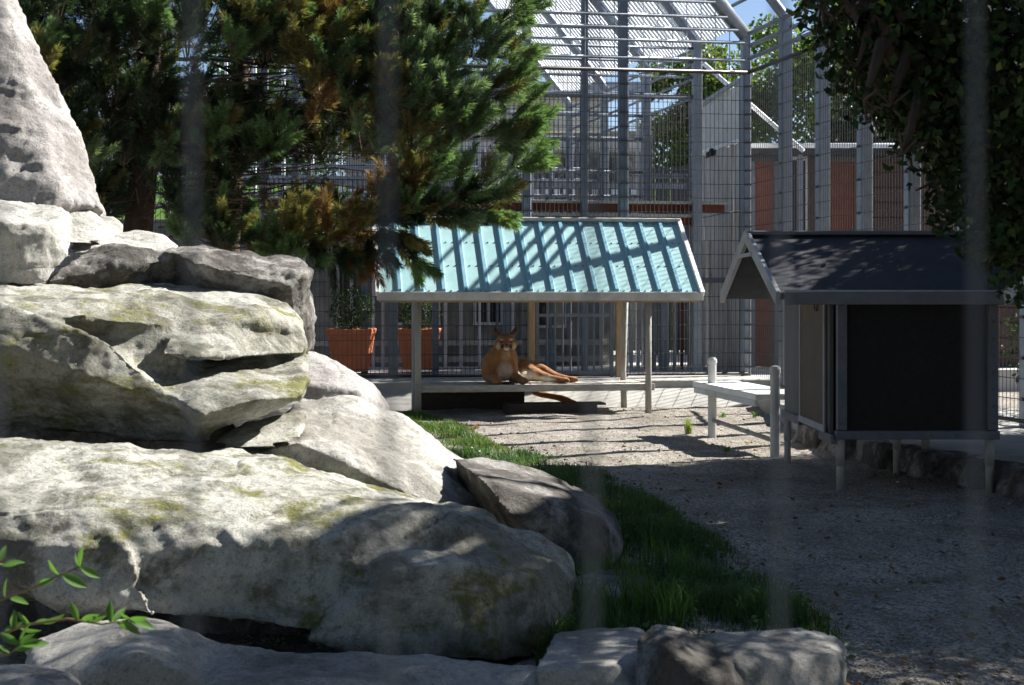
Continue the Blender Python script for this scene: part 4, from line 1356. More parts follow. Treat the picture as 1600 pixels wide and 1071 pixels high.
# tail over the rear edge of the deck
bp += chain([(0.36, 0.46, 0.15), (0.44, 0.58, 0.12), (0.46, 0.665, 0.02), (0.42, 0.69, -0.09), (0.44, 0.685, -0.150), (0.60, 0.665, -0.195), (0.80, 0.645, -0.235), (0.95, 0.635, -0.295), (1.03, 0.63, -0.325)],
            [0.055, 0.048, 0.043, 0.042, 0.042, 0.044, 0.044, 0.040, 0.026], 10)
cme = voxel_mesh(bp, 0.0095, 'cougar')
co, ed = get_co(cme)
co = laplace(co, ed, 5)
co = co + 0.006 * np.array([[fbm(V(c) * 9, 3), fbm(V(c) * 9 + V((3, 7, 1)), 3), fbm(V(c) * 9 + V((8, 2, 5)), 3)] for c in co]) * np.clip((0.42 - co[:, 2:3]) * 10, 0, 1)
# colours of the coat by body region
T = np.array


hco = (co - T(HEADC)) / T(HEADS) + T(HEADC)


def blob(c, r):
    d = ((hco if c[2] > 0.43 else co) - T(c)) / T(r)
    return np.clip(1.6 - 1.6 * (d ** 2).sum(1), 0, 1)[:, None]


tawny = T((0.285, 0.125, 0.048))
col = np.tile(tawny, (len(co), 1))
x_, y_, z_ = co[:, 0], co[:, 1], co[:, 2]


def paint(w, c):
    global col
    col = col * (1 - w) + T(c) * w


paint(blob((0.1, 0.5, 0.42), (0.6, 0.4, 0.2)) * 0.6, (0.25, 0.10, 0.04))
paint(blob((0.0, 0.04, 0.63), (0.14, 0.14, 0.085)) * 0.9, (0.12, 0.055, 0.028))
paint(blob((-0.01, -0.06, 0.15), (0.115, 0.16, 0.155)) * 0.5, (0.55, 0.48, 0.41))
paint(blob((0.0, -0.03, 0.36), (0.07, 0.10, 0.09)) * 0.45, (0.55, 0.40, 0.25))
paint(blob((0.28, 0.13, 0.09), (0.17, 0.12, 0.10)), (0.66, 0.58, 0.47))
paint(blob((0.52, 0.10, 0.05), (0.20, 0.08, 0.06)), (0.64, 0.55, 0.44))
paint(blob((0.20, -0.11, 0.05), (0.12, 0.10, 0.08)) * 0.45, (0.13, 0.085, 0.06))
for sx in (-1, 1):
    paint(blob((sx * 0.084, -0.06, 0.472), (0.026, 0.07, 0.062)) * 0.85, (0.56, 0.45, 0.31))     # cheek ruff
    paint(blob((sx * 0.052, -0.085, 0.555), (0.026, 0.04, 0.016)) * 0.8, (0.48, 0.36, 0.24))    # pale brow
    paint(blob((sx * 0.050, -0.125, 0.485), (0.027, 0.05, 0.034)), (0.020, 0.016, 0.014))       # dark whisker patch
    paint(blob((sx * 0.047, -0.085, 0.527), (0.026, 0.04, 0.013)) * 0.9, (0.05, 0.03, 0.02))    # eye line
    paint(blob((sx * 0.108, 0.036, 0.690), (0.040, 0.06, 0.062)) * 0.97, (0.03, 0.024, 0.02))   # ear tips
    paint(blob((sx * 0.104, 0.012, 0.635), (0.018, 0.02, 0.035)) * 0.9, (0.55, 0.42, 0.32))     # inside of the ear
paint(blob((0, -0.10, 0.515), (0.030, 0.07, 0.050)) * 0.75, (0.11, 0.06, 0.035))
paint(blob((0, -0.13, 0.452), (0.036, 0.06, 0.026)), (0.68, 0.62, 0.54))
paint(blob((0, -0.158, 0.498), (0.028, 0.02, 0.017)), (0.05, 0.03, 0.028))
paint(blob((0, -0.145, 0.474), (0.006, 0.03, 0.016)), (0.04, 0.03, 0.025))
paint(blob((0, -0.15, 0.463), (0.030, 0.03, 0.004)), (0.06, 0.04, 0.03))
paint(blob((1.02, 0.63, -0.32), (0.09, 0.08, 0.07)), (0.04, 0.03, 0.025))
for cx in (-0.12, 0.205):
    for k in (-1, 0, 1):
        paint(blob((cx + k * 0.031, -0.20, 0.03), (0.006, 0.05, 0.04)) * 0.7, (0.10, 0.05, 0.03))
nz = T([1 + 0.30 * fbm(V((c[0] * 16, c[1] * 16, c[2] * 8)), 5) + 0.15 * noise.noise(V(c) * 45) for c in co])[:, None]
col = np.clip(col * nz, 0.005, 1)
cpos = B(3.74, 1.86, DZ + 0.002)
crot = Matrix.Rotation(R(5), 3, 'Z')
CM = T(crot)
wco = co @ CM.T + T(cpos)
cme.vertices.foreach_set('co', wco.astype(np.float32).ravel())
at = cme.color_attributes.new('Col', 'FLOAT_COLOR', 'POINT')
c4 = np.ones((len(co), 4), np.float32)
c4[:, :3] = col
at.data.foreach_set('color', c4.ravel())
cougar = link('cougar', cme, M['fur'], smooth=True)
tag(cougar, 'tawny cougar lying on the shelter deck with its tail hanging behind', 'cougar')
for sx in (-1, 1):
    vs, fs = ell(cpos + crot @ V((sx * 0.046 * HEADS.x, 0.03 - 0.118 * HEADS.y, 0.50 + 0.028 * HEADS.z)), (0.013, 0.012, 0.007), n=10)
    MB().add(vs, fs).build('eye', M['eye'], cougar, smooth=True)

# ------------------------------------------------------------------ pine
NEED_V, NEED_C = [], []


def shoots(org, dr, length, nl, col, r_, n=150, wd=0.0023):
    """bottle brush of needles along a twig from org in direction dr"""
    org, dr = T(org), T(dr) / np.linalg.norm(dr)
    u = np.cross(dr, [0.3, 0.5, 0.8])
    u /= np.linalg.norm(u)
    w = np.cross(dr, u)
    t = r_.random(n) ** 0.85
    ph = r_.random(n) * 2 * math.pi
    rad = np.cos(ph)[:, None] * u + np.sin(ph)[:, None] * w
    lean = r_.uniform(0.45, 1.25, n) + t * 0.9                  # needles point forward, more at the tip
    d = rad + dr * lean[:, None]
    d += r_.normal(size=(n, 3)) * 0.10
    d[:, 2] -= 0.05
    d /= np.linalg.norm(d, axis=1)[:, None]
    base = org + dr * (t * length)[:, None]
    L = nl * r_.uniform(0.7, 1.15, n)[:, None]
    side = np.cross(d, r_.normal(size=(n, 3)))
    side /= np.linalg.norm(side, axis=1)[:, None]
    mid = base + d * L * 0.55
    tip = base + d * L
    tip[:, 2] -= 0.008
    v = np.stack([base, mid + side * wd, tip, mid - side * wd], 1)
    c = T(col) * r_.uniform(0.7, 1.35, n)[:, None]
    NEED_V.append(v.reshape(-1, 3))
    NEED_C.append(np.repeat(c, 4, 0))


prng = np.random.default_rng(21)
TB = P(203, 380, 14.3)
trunk_pts = [V((TB.x, TB.y, 0)), V((TB.x + 0.03, TB.y, 1.6)), V((TB.x + 0.16, TB.y, 2.9)), V((TB.x + 0.24, TB.y, 4.4)), V((TB.x + 0.3, TB.y, 6.5)), V((TB.x + 0.3, TB.y, 8.6))]
trunk_r = [0.20, 0.165, 0.14, 0.115, 0.07, 0.02]


def trunk_at(z):
    for i in range(len(trunk_pts) - 1):
        a, b = trunk_pts[i], trunk_pts[i + 1]
        if a.z <= z <= b.z:
            return a.lerp(b, (z - a.z) / (b.z - a.z))
    return trunk_pts[-1].copy()


pine = thing('pine_tree', 'large pine with long green and yellowing needles behind the boulder pile', 'tree', (TB.x, TB.y, 0))
m = MB()
m.tube(trunk_pts, trunk_r, 12)
tk = m.build('trunk', M['bark'], pine, smooth=True)
# second stem
m = MB()
st2 = [V((TB.x + 0.75, TB.y + 0.9, 0)), V((TB.x + 0.85, TB.y + 0.9, 2.0)), V((TB.x + 1.0, TB.y + 0.8, 4.0)), V((TB.x + 1.1, TB.y + 0.8, 7.4))]
m.tube(st2, [0.15, 0.12, 0.09, 0.02], 10)
m.build('trunk', M['bark'], pine, smooth=True)

GREEN, BLUEG, YEL, BRN, SHADED = (0.140, 0.225, 0.100), (0.180, 0.250, 0.150), (0.200, 0.185, 0.070), (0.195, 0.120, 0.050), (0.030, 0.055, 0.027)  # last tone paints the shade inside the crown into the needles
# (px, py, Y, spread in m, shoots, colour, mean direction)
FR = (0.7, -0.2, 0.55)
UP = (0.35, -0.45, 0.8)
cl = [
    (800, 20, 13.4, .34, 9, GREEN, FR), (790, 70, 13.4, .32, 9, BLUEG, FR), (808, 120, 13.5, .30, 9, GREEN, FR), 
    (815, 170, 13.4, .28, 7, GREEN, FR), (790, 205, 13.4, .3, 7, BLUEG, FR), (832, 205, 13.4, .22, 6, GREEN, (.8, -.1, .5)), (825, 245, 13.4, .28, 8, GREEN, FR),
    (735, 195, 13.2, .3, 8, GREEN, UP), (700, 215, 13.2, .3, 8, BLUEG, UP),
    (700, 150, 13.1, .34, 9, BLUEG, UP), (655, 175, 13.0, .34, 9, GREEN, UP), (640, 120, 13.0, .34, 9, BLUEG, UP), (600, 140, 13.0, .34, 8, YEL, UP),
    (690, 90, 13.2, .34, 9, GREEN, UP), (740, 30, 13.4, .34, 9, GREEN, UP), (690, 30, 13.3, .34, 9, SHADED, UP),
    (640, 50, 13.3, .34, 8, BLUEG, UP), (600, 30, 13.3, .32, 8, SHADED, UP), (650, 215, 13.0, .3, 8, YEL, UP), (610, 200, 13.0, .32, 8, YEL, UP), (575, 215, 13.0, .3, 7, BLUEG, UP),
    (560, 170, 13.0, .3, 7, GREEN, UP), (775, 325, 13.4, .30, 8, GREEN, (.8, -.3, .1)), (725, 322, 13.4, .28, 7, SHADED, (.6, -.3, .1)), (700, 320, 13.3, .34, 9, BLUEG, (.6, -.4, .2)),
    (665, 325, 13.3, .28, 7, SHADED, (.4, -.4, .1)), (640, 320, 13.2, .32, 9, GREEN, UP), 
    (610, 350, 13.2, .32, 9, SHADED, (.4, -.4, -.2)), (630, 378, 13.3, .24, 5, YEL, (.4, -.2, -.4)), (655, 405, 13.3, .2, 5, GREEN, (.6, -.1, -.5)), (600, 385, 13.3, .28, 7, SHADED, (.3, -.3, -.5)),
    (560, 345, 13.2, .32, 9, YEL, UP), (570, 385, 13.3, .28, 8, BRN, (.2, -.3, -.4)), (520, 350, 13.2, .32, 9, BRN, UP), (520, 385, 13.2, .30, 8, SHADED, (.2, -.3, -.3)),
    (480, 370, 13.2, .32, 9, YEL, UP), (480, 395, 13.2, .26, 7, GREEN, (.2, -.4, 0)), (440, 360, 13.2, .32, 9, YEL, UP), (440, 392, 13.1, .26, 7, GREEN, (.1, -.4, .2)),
    (400, 370, 13.2, .3, 8, GREEN, UP), (360, 365, 13.1, .28, 8, SHADED, UP), (330, 350, 13.1, .28, 7, GREEN, (.1, -.6, .7)), (290, 360, 13.0, .24, 6, GREEN, (0, -.5, .8)),
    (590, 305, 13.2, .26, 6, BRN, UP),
    (520, 90, 13.0, .34, 8, GREEN, UP), (560, 60, 13.1, .34, 8, SHADED, UP), (520, 30, 13.2, .34, 9, YEL, UP), (470, 55, 13.0, .34, 9, YEL, UP), (480, 15, 13.1, .34, 8, BRN, UP),
    (430, 30, 13.0, .34, 9, GREEN, UP), (390, 20, 13.0, .32, 8, YEL, UP), (420, 75, 13.0, .3, 8, SHADED, UP), (370, 60, 12.9, .3, 8, GREEN, UP), (490, 120, 13.0, .3, 7, YEL, UP),
    (545, 120, 13.0, .3, 8, SHADED, UP), (500, 160, 13.1, .28, 6, BRN, UP), 
    (345, 205, 12.8, .22, 6, GREEN, (.5, -.5, .6)), (325, 225, 12.8, .2, 5, GREEN, (.4, -.5, .3)), (270, 205, 12.8, .24, 6, GREEN, UP), (245, 200, 12.8, .22, 6, SHADED, UP), (260, 235, 12.8, .2, 5, BLUEG, (.3, -.6, 0)),
    (430, 215, 12.9, .24, 6, GREEN, (.5, -.4, .6)), (400, 235, 13.0, .22, 5, SHADED, UP), (300, 200, 12.9, .2, 5, YEL, UP),
    (240, 20, 12.8, .30, 8, GREEN, UP), (270, 40, 12.8, .28, 7, GREEN, UP), (330, 20, 12.9, .3, 8, SHADED, UP), (220, 55, 12.9, .28, 7, SHADED, UP), (300, 75, 13.0, .28, 7, SHADED, UP),
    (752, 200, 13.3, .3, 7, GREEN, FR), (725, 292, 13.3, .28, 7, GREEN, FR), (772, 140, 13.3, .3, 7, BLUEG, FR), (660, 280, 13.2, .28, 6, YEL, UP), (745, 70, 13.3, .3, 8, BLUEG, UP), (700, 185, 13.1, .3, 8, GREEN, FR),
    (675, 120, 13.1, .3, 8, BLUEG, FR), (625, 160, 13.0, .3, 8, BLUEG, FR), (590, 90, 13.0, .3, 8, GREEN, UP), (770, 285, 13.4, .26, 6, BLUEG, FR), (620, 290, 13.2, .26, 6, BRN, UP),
    (65, 70, 12.4, .2, 5, GREEN, (.1, -.3, .9)), (70, 95, 12.4, .18, 5, YEL, (.1, -.3, .9)), (125, 75, 12.6, .22, 5, SHADED, UP), (40, 30, 12.6, .25, 5, SHADED, UP), (95, 20, 12.6, .3, 7, SHADED, UP),
    (150, 25, 12.8, .3, 7, SHADED, UP), (180, 70, 13.0, .3, 7, SHADED, UP), (120, 200, 12.6, .24, 6, SHADED, UP), (160, 215, 12.8, .24, 6, SHADED, UP), (140, 240, 12.8, .24, 5, BLUEG, UP), (110, 170, 12.6, .2, 5, SHADED, UP),
    (200, 240, 13.2, .28, 6, SHADED, UP), (185, 140, 13.3, .3, 7, SHADED, UP), (230, 130, 13.4, .3, 7, SHADED, UP), (270, 300, 13.0, .26, 5, SHADED, UP), (300, 320, 13.0, .24, 5, SHADED, UP), (370, 280, 13.4, .26, 5, SHADED, UP),
]
# rear layers, mostly in shade-darkened needles, fill the inside of the crown
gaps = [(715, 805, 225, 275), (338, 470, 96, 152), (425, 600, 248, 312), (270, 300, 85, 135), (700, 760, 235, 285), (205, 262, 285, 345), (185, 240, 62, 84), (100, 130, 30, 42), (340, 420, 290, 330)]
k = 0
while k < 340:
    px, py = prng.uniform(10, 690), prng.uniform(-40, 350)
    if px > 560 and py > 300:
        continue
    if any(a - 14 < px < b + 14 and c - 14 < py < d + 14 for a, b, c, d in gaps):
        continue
    cl.append((px, py, prng.uniform(13.8, 15.4), .34, 7, SHADED if prng.random() < 0.85 else YEL if prng.random() < 0.25 else GREEN, UP))
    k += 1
# the rest of the crown above and to the left of the frame
for k in range(70):
    cl.append((prng.uniform(-260, 780), prng.uniform(-420, -40), prng.uniform(12.6, 15.6), .36, 6, SHADED if prng.random() < 0.5 else GREEN, UP))
for k in range(26):
    cl.append((prng.uniform(-300, 10), prng.uniform(-40, 330), prng.uniform(12.8, 15.4), .36, 6, SHADED, UP))

br = MB()
tw = MB()
nodes = [(trunk_at(z), 0.05) for z in np.arange(0.8, 8.3, 0.25)]
nodes += [(st2[0].lerp(st2[1], t_), 0.04) for t_ in (0.5, 0.75, 1.0)] + [(st2[1].lerp(st2[2], t_), 0.035) for t_ in np.arange(0.1, 1.01, 0.12)] + [(st2[2].lerp(st2[3], t_), 0.03) for t_ in np.arange(0.1, 1.0, 0.12)]
NP_ = T([list(n_[0]) for n_ in nodes])
order = sorted(range(len(cl)), key=lambda i_: (P(*cl[i_][:3]) - trunk_at(max(0.5, min(8.4, P(*cl[i_][:3]).z)))).length)
for ci in order:
    px, py, Y, spread, n, colr, md = cl[ci]
    c = P(px, py, Y)
    mdv = V(md).normalized()
    end = c - mdv * spread * 0.6
    # join the nearest limb already grown; limbs climb outwards, so prefer a joint a little lower
    dd = np.linalg.norm((NP_ - T(list(end + V((0, 0, -0.25))))) * T([1, 1, 1.3]), axis=1)
    bi = int(dd.argmin())
    base, rb = nodes[bi]
    L = (end - base).length
    pts_ = []
    j1, j2 = V(prng.normal(size=3)) * 0.05 * L, V(prng.normal(size=3)) * 0.04 * L
    for t_ in (0, 0.2, 0.4, 0.6, 0.8, 1.0):
        p = base.lerp(end, t_) + V((0, 0, -0.16 * L * math.sin(math.pi * t_) * (0.4 + 0.6 * t_))) + j1 * math.sin(math.pi * t_) + j2 * math.sin(2 * math.pi * t_)
        pts_.append(p)
    r0 = min(rb * 0.85, 0.010 + 0.016 * L)
    rr_ = [r0 * (1 - 0.65 * t_) for t_ in (0, 0.2, 0.4, 0.6, 0.8, 1.0)]
    br.tube(pts_, rr_, 6, caps=False)
    new = list(zip(pts_[1:], rr_[1:]))
    nodes += new
    NP_ = np.concatenate([NP_, T([list(p) for p, _ in new])])
    seen_ = -60 < px < 900 and -70 < py < 440
    for j in range(max(3, int(n * (1.25 if Y < 13.7 else 1.0)))):
        rd_ = V(prng.normal(size=3)).normalized()
        dv = mdv * 1.0 + rd_ * 0.65
        dv.normalize()
        p0 = end.lerp(c, prng.random()) + rd_ * spread * 0.22
        sl = prng.uniform(0.20, 0.34)
        tip = p0 + dv * spread * prng.uniform(0.5, 1.0)
        tw.tube([end.lerp(p0, 0.4), p0, tip], [0.006, 0.005, 0.003], 4, caps=False)
        cc = T(colr) * prng.uniform(0.75, 1.3)
        if prng.random() < 0.10:
            cc = T(YEL) * prng.uniform(0.6, 1.1)
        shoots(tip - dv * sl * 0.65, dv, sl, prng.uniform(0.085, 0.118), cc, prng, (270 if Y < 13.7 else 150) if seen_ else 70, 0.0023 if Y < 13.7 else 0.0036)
        if seen_ and prng.random() < 0.45:       # older, sparser needles further back
            shoots(p0, dv, sl * 0.8, 0.10, T(cc) * 0.75 + T(YEL) * 0.15, prng, 70)
# bare dead twigs inside the crown
for k in range(110):
    c = P(prng.uniform(150, 640), prng.uniform(90, 380), prng.uniform(13.3, 14.8))
    b = trunk_at(max(0.6, c.z + prng.uniform(-.4, .3)))
    e = b.lerp(c, 0.75)
    tw.tube([b.lerp(c, 0.3), e, c + V((0, 0, prng.uniform(-.15, .1)))], [0.011, 0.007, 0.003], 4, caps=False)
    for j in range(3):
        q = e.lerp(c, prng.random())
        tw.tube([q, q + V(prng.normal(size=3)) * 0.16], [0.004, 0.002], 3, caps=False)
kind(br.build('branches', M['bark'], pine, smooth=True), 'stuff')
kind(tw.build('twigs', M['twig'], pine), 'stuff')
nv = np.concatenate(NEED_V)
ni = np.arange(len(nv) // 4)[:, None] * 4
nf = np.concatenate([ni + T([[0, 1, 2]]), ni + T([[0, 2, 3]])])
nme = np_mesh('needles', nv, nf, np.concatenate(NEED_C))
kind(link('needles', nme, M['needle'], pine), 'stuff')

# ------------------------------------------------------------------ dark leafy tree over the hut
lr = np.random.default_rng(5)
dt = thing('leafy_tree', 'dark broadleaf tree standing past the dark hut and shading its roof', 'tree', (5.6, 9.6, 0.19))
MB().tube([(5.6, 9.6, 0.1), (5.55, 9.6, 1.4), (5.5, 9.7, 2.6), (5.7, 9.9, 4.2), (5.9, 10, 6.0)], [0.20, 0.17, 0.14, 0.10, 0.03], 12).build('trunk', M['bark'], dt, smooth=True)
lc, lcc = [], []
limb = MB()


def clump(c, r, n, limb_from=None):
    c = V(c)
    p = lr.normal(size=(n, 3))
    p /= np.linalg.norm(p, axis=1)[:, None]
    p *= (lr.random(n) ** 0.4)[:, None] * r
    p[:, 2] *= 0.75
    lc.append(p + T(c))
    b = V((5.55, 9.65, min(5, max(1.5, c.z - 0.5)))) if limb_from is None else V(limb_from)
    mid = b.lerp(c, 0.55) + V((0, 0, 0.15))
    limb.tube([b, mid, c], [0.045, 0.025, 0.006], 6, caps=False)
    for j in range(5):
        e = c + V(lr.normal(size=3)).normalized() * r * 0.8
        limb.tube([c, e], [0.007, 0.003], 4, caps=False)


# the wider canopy that shades the gravel and the hut
kx, ky = sdir.z / sdir.x, sdir.y / sdir.x
cnt = 0
while cnt < 290:
    r = lr.uniform(0.42, 0.7)
    u = lr.uniform(-5.2, -0.1 - r)
    w = lr.uniform(3.2, 11.5 - r)
    x = lr.uniform(4.2, 9.0)
    z = u + kx * x
    y = w + ky * x
    if not (2.3 < z < 6.3) or x / y < 0.40 or (x - 6.5) ** 2 + 0.6 * (y - 11) ** 2 > 21:
        continue
    clump((x, y, z), r, 230)
    cnt += 1
# an outer bough that dapples the front rocks
for k in range(96):
    x = lr.uniform(3.4, 5.8)
    u, w = lr.uniform(-0.1, 1.9), lr.uniform(3.4, 5.35)
    if (w + ky * x > 0 and x / (w + ky * x) < 0.41) or (w < 4.45 and u > 0.9):
        continue
    clump((x, w + ky * x, u + kx * x), 0.40, 120)
limb.build('limbs', M['bark'], dt, smooth=True)
cen = np.concatenate(lc)
cen = np.concatenate([cen, cen + lr.normal(size=cen.shape) * 0.06])
kind(leaf_mesh('leaves', cen, 0.054, lr, (0.020, 0.040, 0.014), 0.5, M['leaf_dark'], dt, aspect=0.62, bright=(0.015, (0.12, 0.16, 0.03)), droop=0.4), 'stuff')

# tree with boughs in view; its unseen crown is added to block sky light
d3 = thing('leafy_tree', 'dark broadleaf tree whose boughs hang across the upper corner, unseen sky blocking crown added', 'tree', (6.2, 3.6, 0))
MB().tube([(6.2, 3.6, -0.1), (6.15, 3.6, 2.0), (6.0, 3.5, 5.5)], [0.2, 0.16, 0.05], 10).tube([(6.1, 3.6, 3.2), (4.4, 2.4, 4.4), (2.6, 1.4, 5.0), (1.0, 0.6, 5.2)], [0.11, 0.09, 0.07, 0.04], 8).build('trunk', M['bark'], d3, smooth=True)
lc3 = []
keep1, lc = lc, lc3
limb = MB()
lch = []
lc = lch
# hanging branches seen in the picture (px, py, Y, radius, leaves)
for px, py, Y, r, n in [(1285, 8, 8.6, .16, 60), (1320, 20, 8.6, .25, 190), (1330, 70, 8.7, .22, 150), (1290, 55, 8.8, .12, 30), (1370, 60, 8.5, .3, 320), (1360, 125, 8.6, .24, 190), (1400, 110, 8.4, .3, 320),
                        (1310, 115, 8.7, .10, 22), (1385, 165, 8.7, .18, 110), (1430, 165, 8.5, .24, 200), (1425, 200, 8.6, .12, 40), (1470, 120, 8.3, .34, 420), (1450, 40, 8.3, .36, 450), (1530, 60, 8.1, .4, 520),
                        (1480, 190, 8.3, .28, 260), (1500, 240, 8.4, .26, 260), (1530, 180, 8.0, .38, 520), (1540, 300, 8.3, .28, 320), (1590, 120, 7.9, .4, 520), (1590, 240, 8.0, .38, 520), (1590, 350, 8.1, .32, 420), (1550, 385, 8.4, .2, 170),
                        (1500, 330, 8.8, .22, 120), (1620, 420, 8.3, .3, 250), (1640, 300, 8.2, .4, 450), (1560, 10, 8.3, .4, 450), (1650, 30, 8.3, .5, 500), (1400, 5, 8.5, .32, 300)]:
    c_ = P(px, py, Y * 0.58)
    clump(c_, r * (0.84 if px < 1430 else 0.64), int(n * (0.75 if px < 1430 else 1.5)), (3.6, 4.3, 3.0) if px > 1450 else P(1500, py - 60, Y * 0.56))
for k in range(26):     # stray shoots round the outline
    t_ = lr.random()
    px, py = 1275 + 270 * t_ + lr.normal() * 18, 30 + 330 * t_ ** 1.2 + lr.normal() * 25
    clump(P(px, py, lr.uniform(4.5, 5.2)), 0.10, 16, P(px + 60, py - 45, 4.8))
lc = lc3
cnt = 0
while cnt < 330:  # crown over the camera, shaped to dim the foreground
    a, rr = lr.random() * 6.283, 6.2 * math.sqrt(lr.random())
    x, y, z = 2.6 + rr * math.cos(a), 0.4 + rr * math.sin(a), lr.uniform(3.1, 7.0)
    r = lr.uniform(0.5, 0.8)
    if (z - kx * x > -0.15 - r and y - ky * x > 2.7 - r) or (y > 0 and x / y < 0.42 and z - r < 1.9 + 0.23 * y) or y > 7.0:
        continue
    clump((x, y, z), r, 210, (6.1, 3.55, 4.5) if x > 3.5 else (1.0, 0.6, 5.2))
    cnt += 1
limb.build('limbs', M['bark'], d3, smooth=True)
kind(leaf_mesh('leaves', np.concatenate(lc3), 0.10, lr, (0.03, 0.06, 0.02), 0.5, M['leaf_dark'], d3, aspect=0.62, droop=0.4), 'stuff')
kind(leaf_mesh('leaves', np.concatenate(lch), 0.040, lr, (0.020, 0.040, 0.014), 0.5, M['leaf_dark'], d3, aspect=0.62, bright=(0.012, (0.12, 0.16, 0.03)), droop=0.4), 'stuff')
lc = keep1

# second tree further along the walkway keeps the hut in shade
d2 = thing('leafy_tree', 'dark broadleaf tree beyond the side fence behind the dark hut roof', 'tree', (7.4, 13.2, 0))
MB().tube([(7.4, 13.2, -0.1), (7.35, 13.2, 2.0), (7.3, 13.1, 4.5)], [0.18, 0.14, 0.05], 10).build('trunk', M['bark'], d2, smooth=True)
lc2 = []
lc, keep = lc2, lc
limb = MB()
for k in range(150):
    a, rr = lr.random() * 6.283, 2.3 * math.sqrt(lr.random())
    x, y, z = 7.2 + rr * math.cos(a), 12.6 + rr * 0.7 * math.sin(a), lr.uniform(2.2, 4.9)
    clump((x, y, z), lr.uniform(0.4, 0.65), 170, (7.35, 13.2, max(1.6, z - 0.7)))
limb.build('limbs', M['bark'], d2, smooth=True)
kind(leaf_mesh('leaves', np.concatenate(lc2), 0.09, lr, (0.032, 0.062, 0.02), 0.5, M['leaf_dark'], d2, aspect=0.62, droop=0.4), 'stuff')

# shrubs added outside the side fence to keep sun off the walkway
for i_, (x, y, h, rad, lab) in enumerate([(6.35, 11.3, 1.5, 0.75, 'shrub added outside the side fence behind the dark hut to shade the walkway'), (6.55, 12.9, 1.7, 0.85, 'second walkway shading shrub added outside the side fence counted from the dark hut'),
                                          (6.7, 14.6, 1.8, 0.9, 'third walkway shading shrub added outside the side fence counted from the dark hut'), (6.75, 16.3, 1.6, 0.85, 'last walkway shading shrub added outside the side fence before the service building')]):
    t = thing('shrub', lab, 'shrub', (x, y, 0), 0, 'shrubs added outside the side fence for shade')
    m = MB()
    for k in range(5):
        a = k * 1.26
        m.tube([(x, y, -0.05), (x + math.cos(a) * rad * .5, y + math.sin(a) * rad * .5, h * 0.7)], [0.025, 0.008], 5)
    m.build('stems', M['bark'], t)
    p = lr.normal(size=(2600, 3))
    p /= np.linalg.norm(p, axis=1)[:, None]
    p *= (lr.random(2600) ** 0.4)[:, None] * T((rad, rad, h * 0.5))
    kind(leaf_mesh('foliage', p + T((x, y, h * 0.55)), 0.075, lr, (0.03, 0.058, 0.02), 0.5, M['leaf_dark'], t, aspect=0.6), 'stuff')

# ------------------------------------------------------------------ trees beyond the enclosures
def far_tree(x, y, h, rad, z0, n, size, col, label, seed):
    r_ = np.random.default_rng(seed)
    t = thing('leafy_tree', label, 'tree', (x, y, 0), 0, 'trees beyond the enclosures')
    m = MB().tube([(x, y, -0.1), (x + .1, y, h * 0.5), (x, y, h * 0.9)], [0.22, 0.16, 0.05], 8)
    for k in range(8):
        a = r_.random() * 6.28
        zz = h * r_.uniform(0.3, 0.7)
        m.tube([(x, y, zz), (x + math.cos(a) * rad * .7, y + math.sin(a) * rad * .7, zz + rad * 0.5)], [0.07, 0.02], 5, caps=False)
    m.build('trunk', M['bark'], t, smooth=True)
    cs = []
    nb_ = 60
    for k in range(nb_):
        d = r_.normal(size=3)
        d /= np.linalg.norm(d)
        c = T((x, y, (h + z0) / 2)) + d * T((rad, rad, (h - z0) / 2)) * r_.uniform(0.35, 0.95)
        rr = rad * r_.uniform(0.16, 0.30)
        p = r_.normal(size=(n // nb_, 3))
        p /= np.linalg.norm(p, axis=1)[:, None]
        cs.append(c + p * (r_.random(n // nb_) ** 0.5)[:, None] * rr)
    leaf_mesh('crown', np.concatenate(cs), size, r_, col, 0.5, M['leaf'], t, aspect=0.7)


far_tree(9.0, 38, 10.5, 3.2, 3.0, 26000, 0.15, (0.085, 0.14, 0.028), 'sunlit green tree in the gap above the silver board wall', 11)
far_tree(6.3, 45, 11.0, 2.6, 4.2, 18000, 0.15, (0.10, 0.15, 0.03), 'smaller pale green tree just past the pipe roof corner', 12)
far_tree(10.6, 29, 8.2, 2.5, 1.5, 22000, 0.12, (0.03, 0.055, 0.02), 'dark bushy tree right behind the brown service building', 13)
far_tree(7.2, 26.5, 6.3, 1.7, 1.5, 16000, 0.11, (0.035, 0.06, 0.022), 'dark round tree between the rust doors and the sunlit tree', 14)
far_tree(13.5, 40, 10.5, 3.5, 2, 26000, 0.15, (0.06, 0.11, 0.025), 'broad tree far behind the brown service building', 15)
far_tree(-9, 52, 12, 4, 5, 14000, 0.2, (0.06, 0.11, 0.03), 'tree on the lawn bank hidden mostly by the pine', 16)
far_tree(-2.0, 60, 11.5, 4, 6, 14000, 0.2, (0.07, 0.12, 0.03), 'tree on the lawn bank behind the boarded house', 17)

bf = thing('board_fence', 'dark far board fence closing the view behind the second enclosure', 'fence', (3, 31, 0))
for k in range(46):
    x = -0.4 + k * 0.17
    MB().box((x, 31, 2.15 + random.uniform(-.03, .03)), (0.155, 0.03, 4.5)).build('board', M['darkboard'], bf)
MB().box((3.4, 30.95, 4.2), (7.8, 0.06, 0.12)).build('rail', M['galv_dull'], bf)
for i_, (x, y, h, rad, lab) in enumerate([(-4.0, -4.5, 15, 4.0, 'unseen tree added behind the camera on the boulder side to block sky'), (2.0, -5.5, 16, 4.2, 'tall unseen tree added straight behind the camera to block sky'),
                                          (-8.8, 3.5, 12, 3.6, 'unseen tree added beside the boulder pile to block sky'), (7.8, -2.5, 12, 3.6, 'unseen tree added behind the camera on the hut side to block sky')]):
    far_tree(x, y, h, rad, 1.0, 24000, 0.32, (0.03, 0.055, 0.02), lab, 40 + i_)  # out of view, added to cut sky light on the foreground

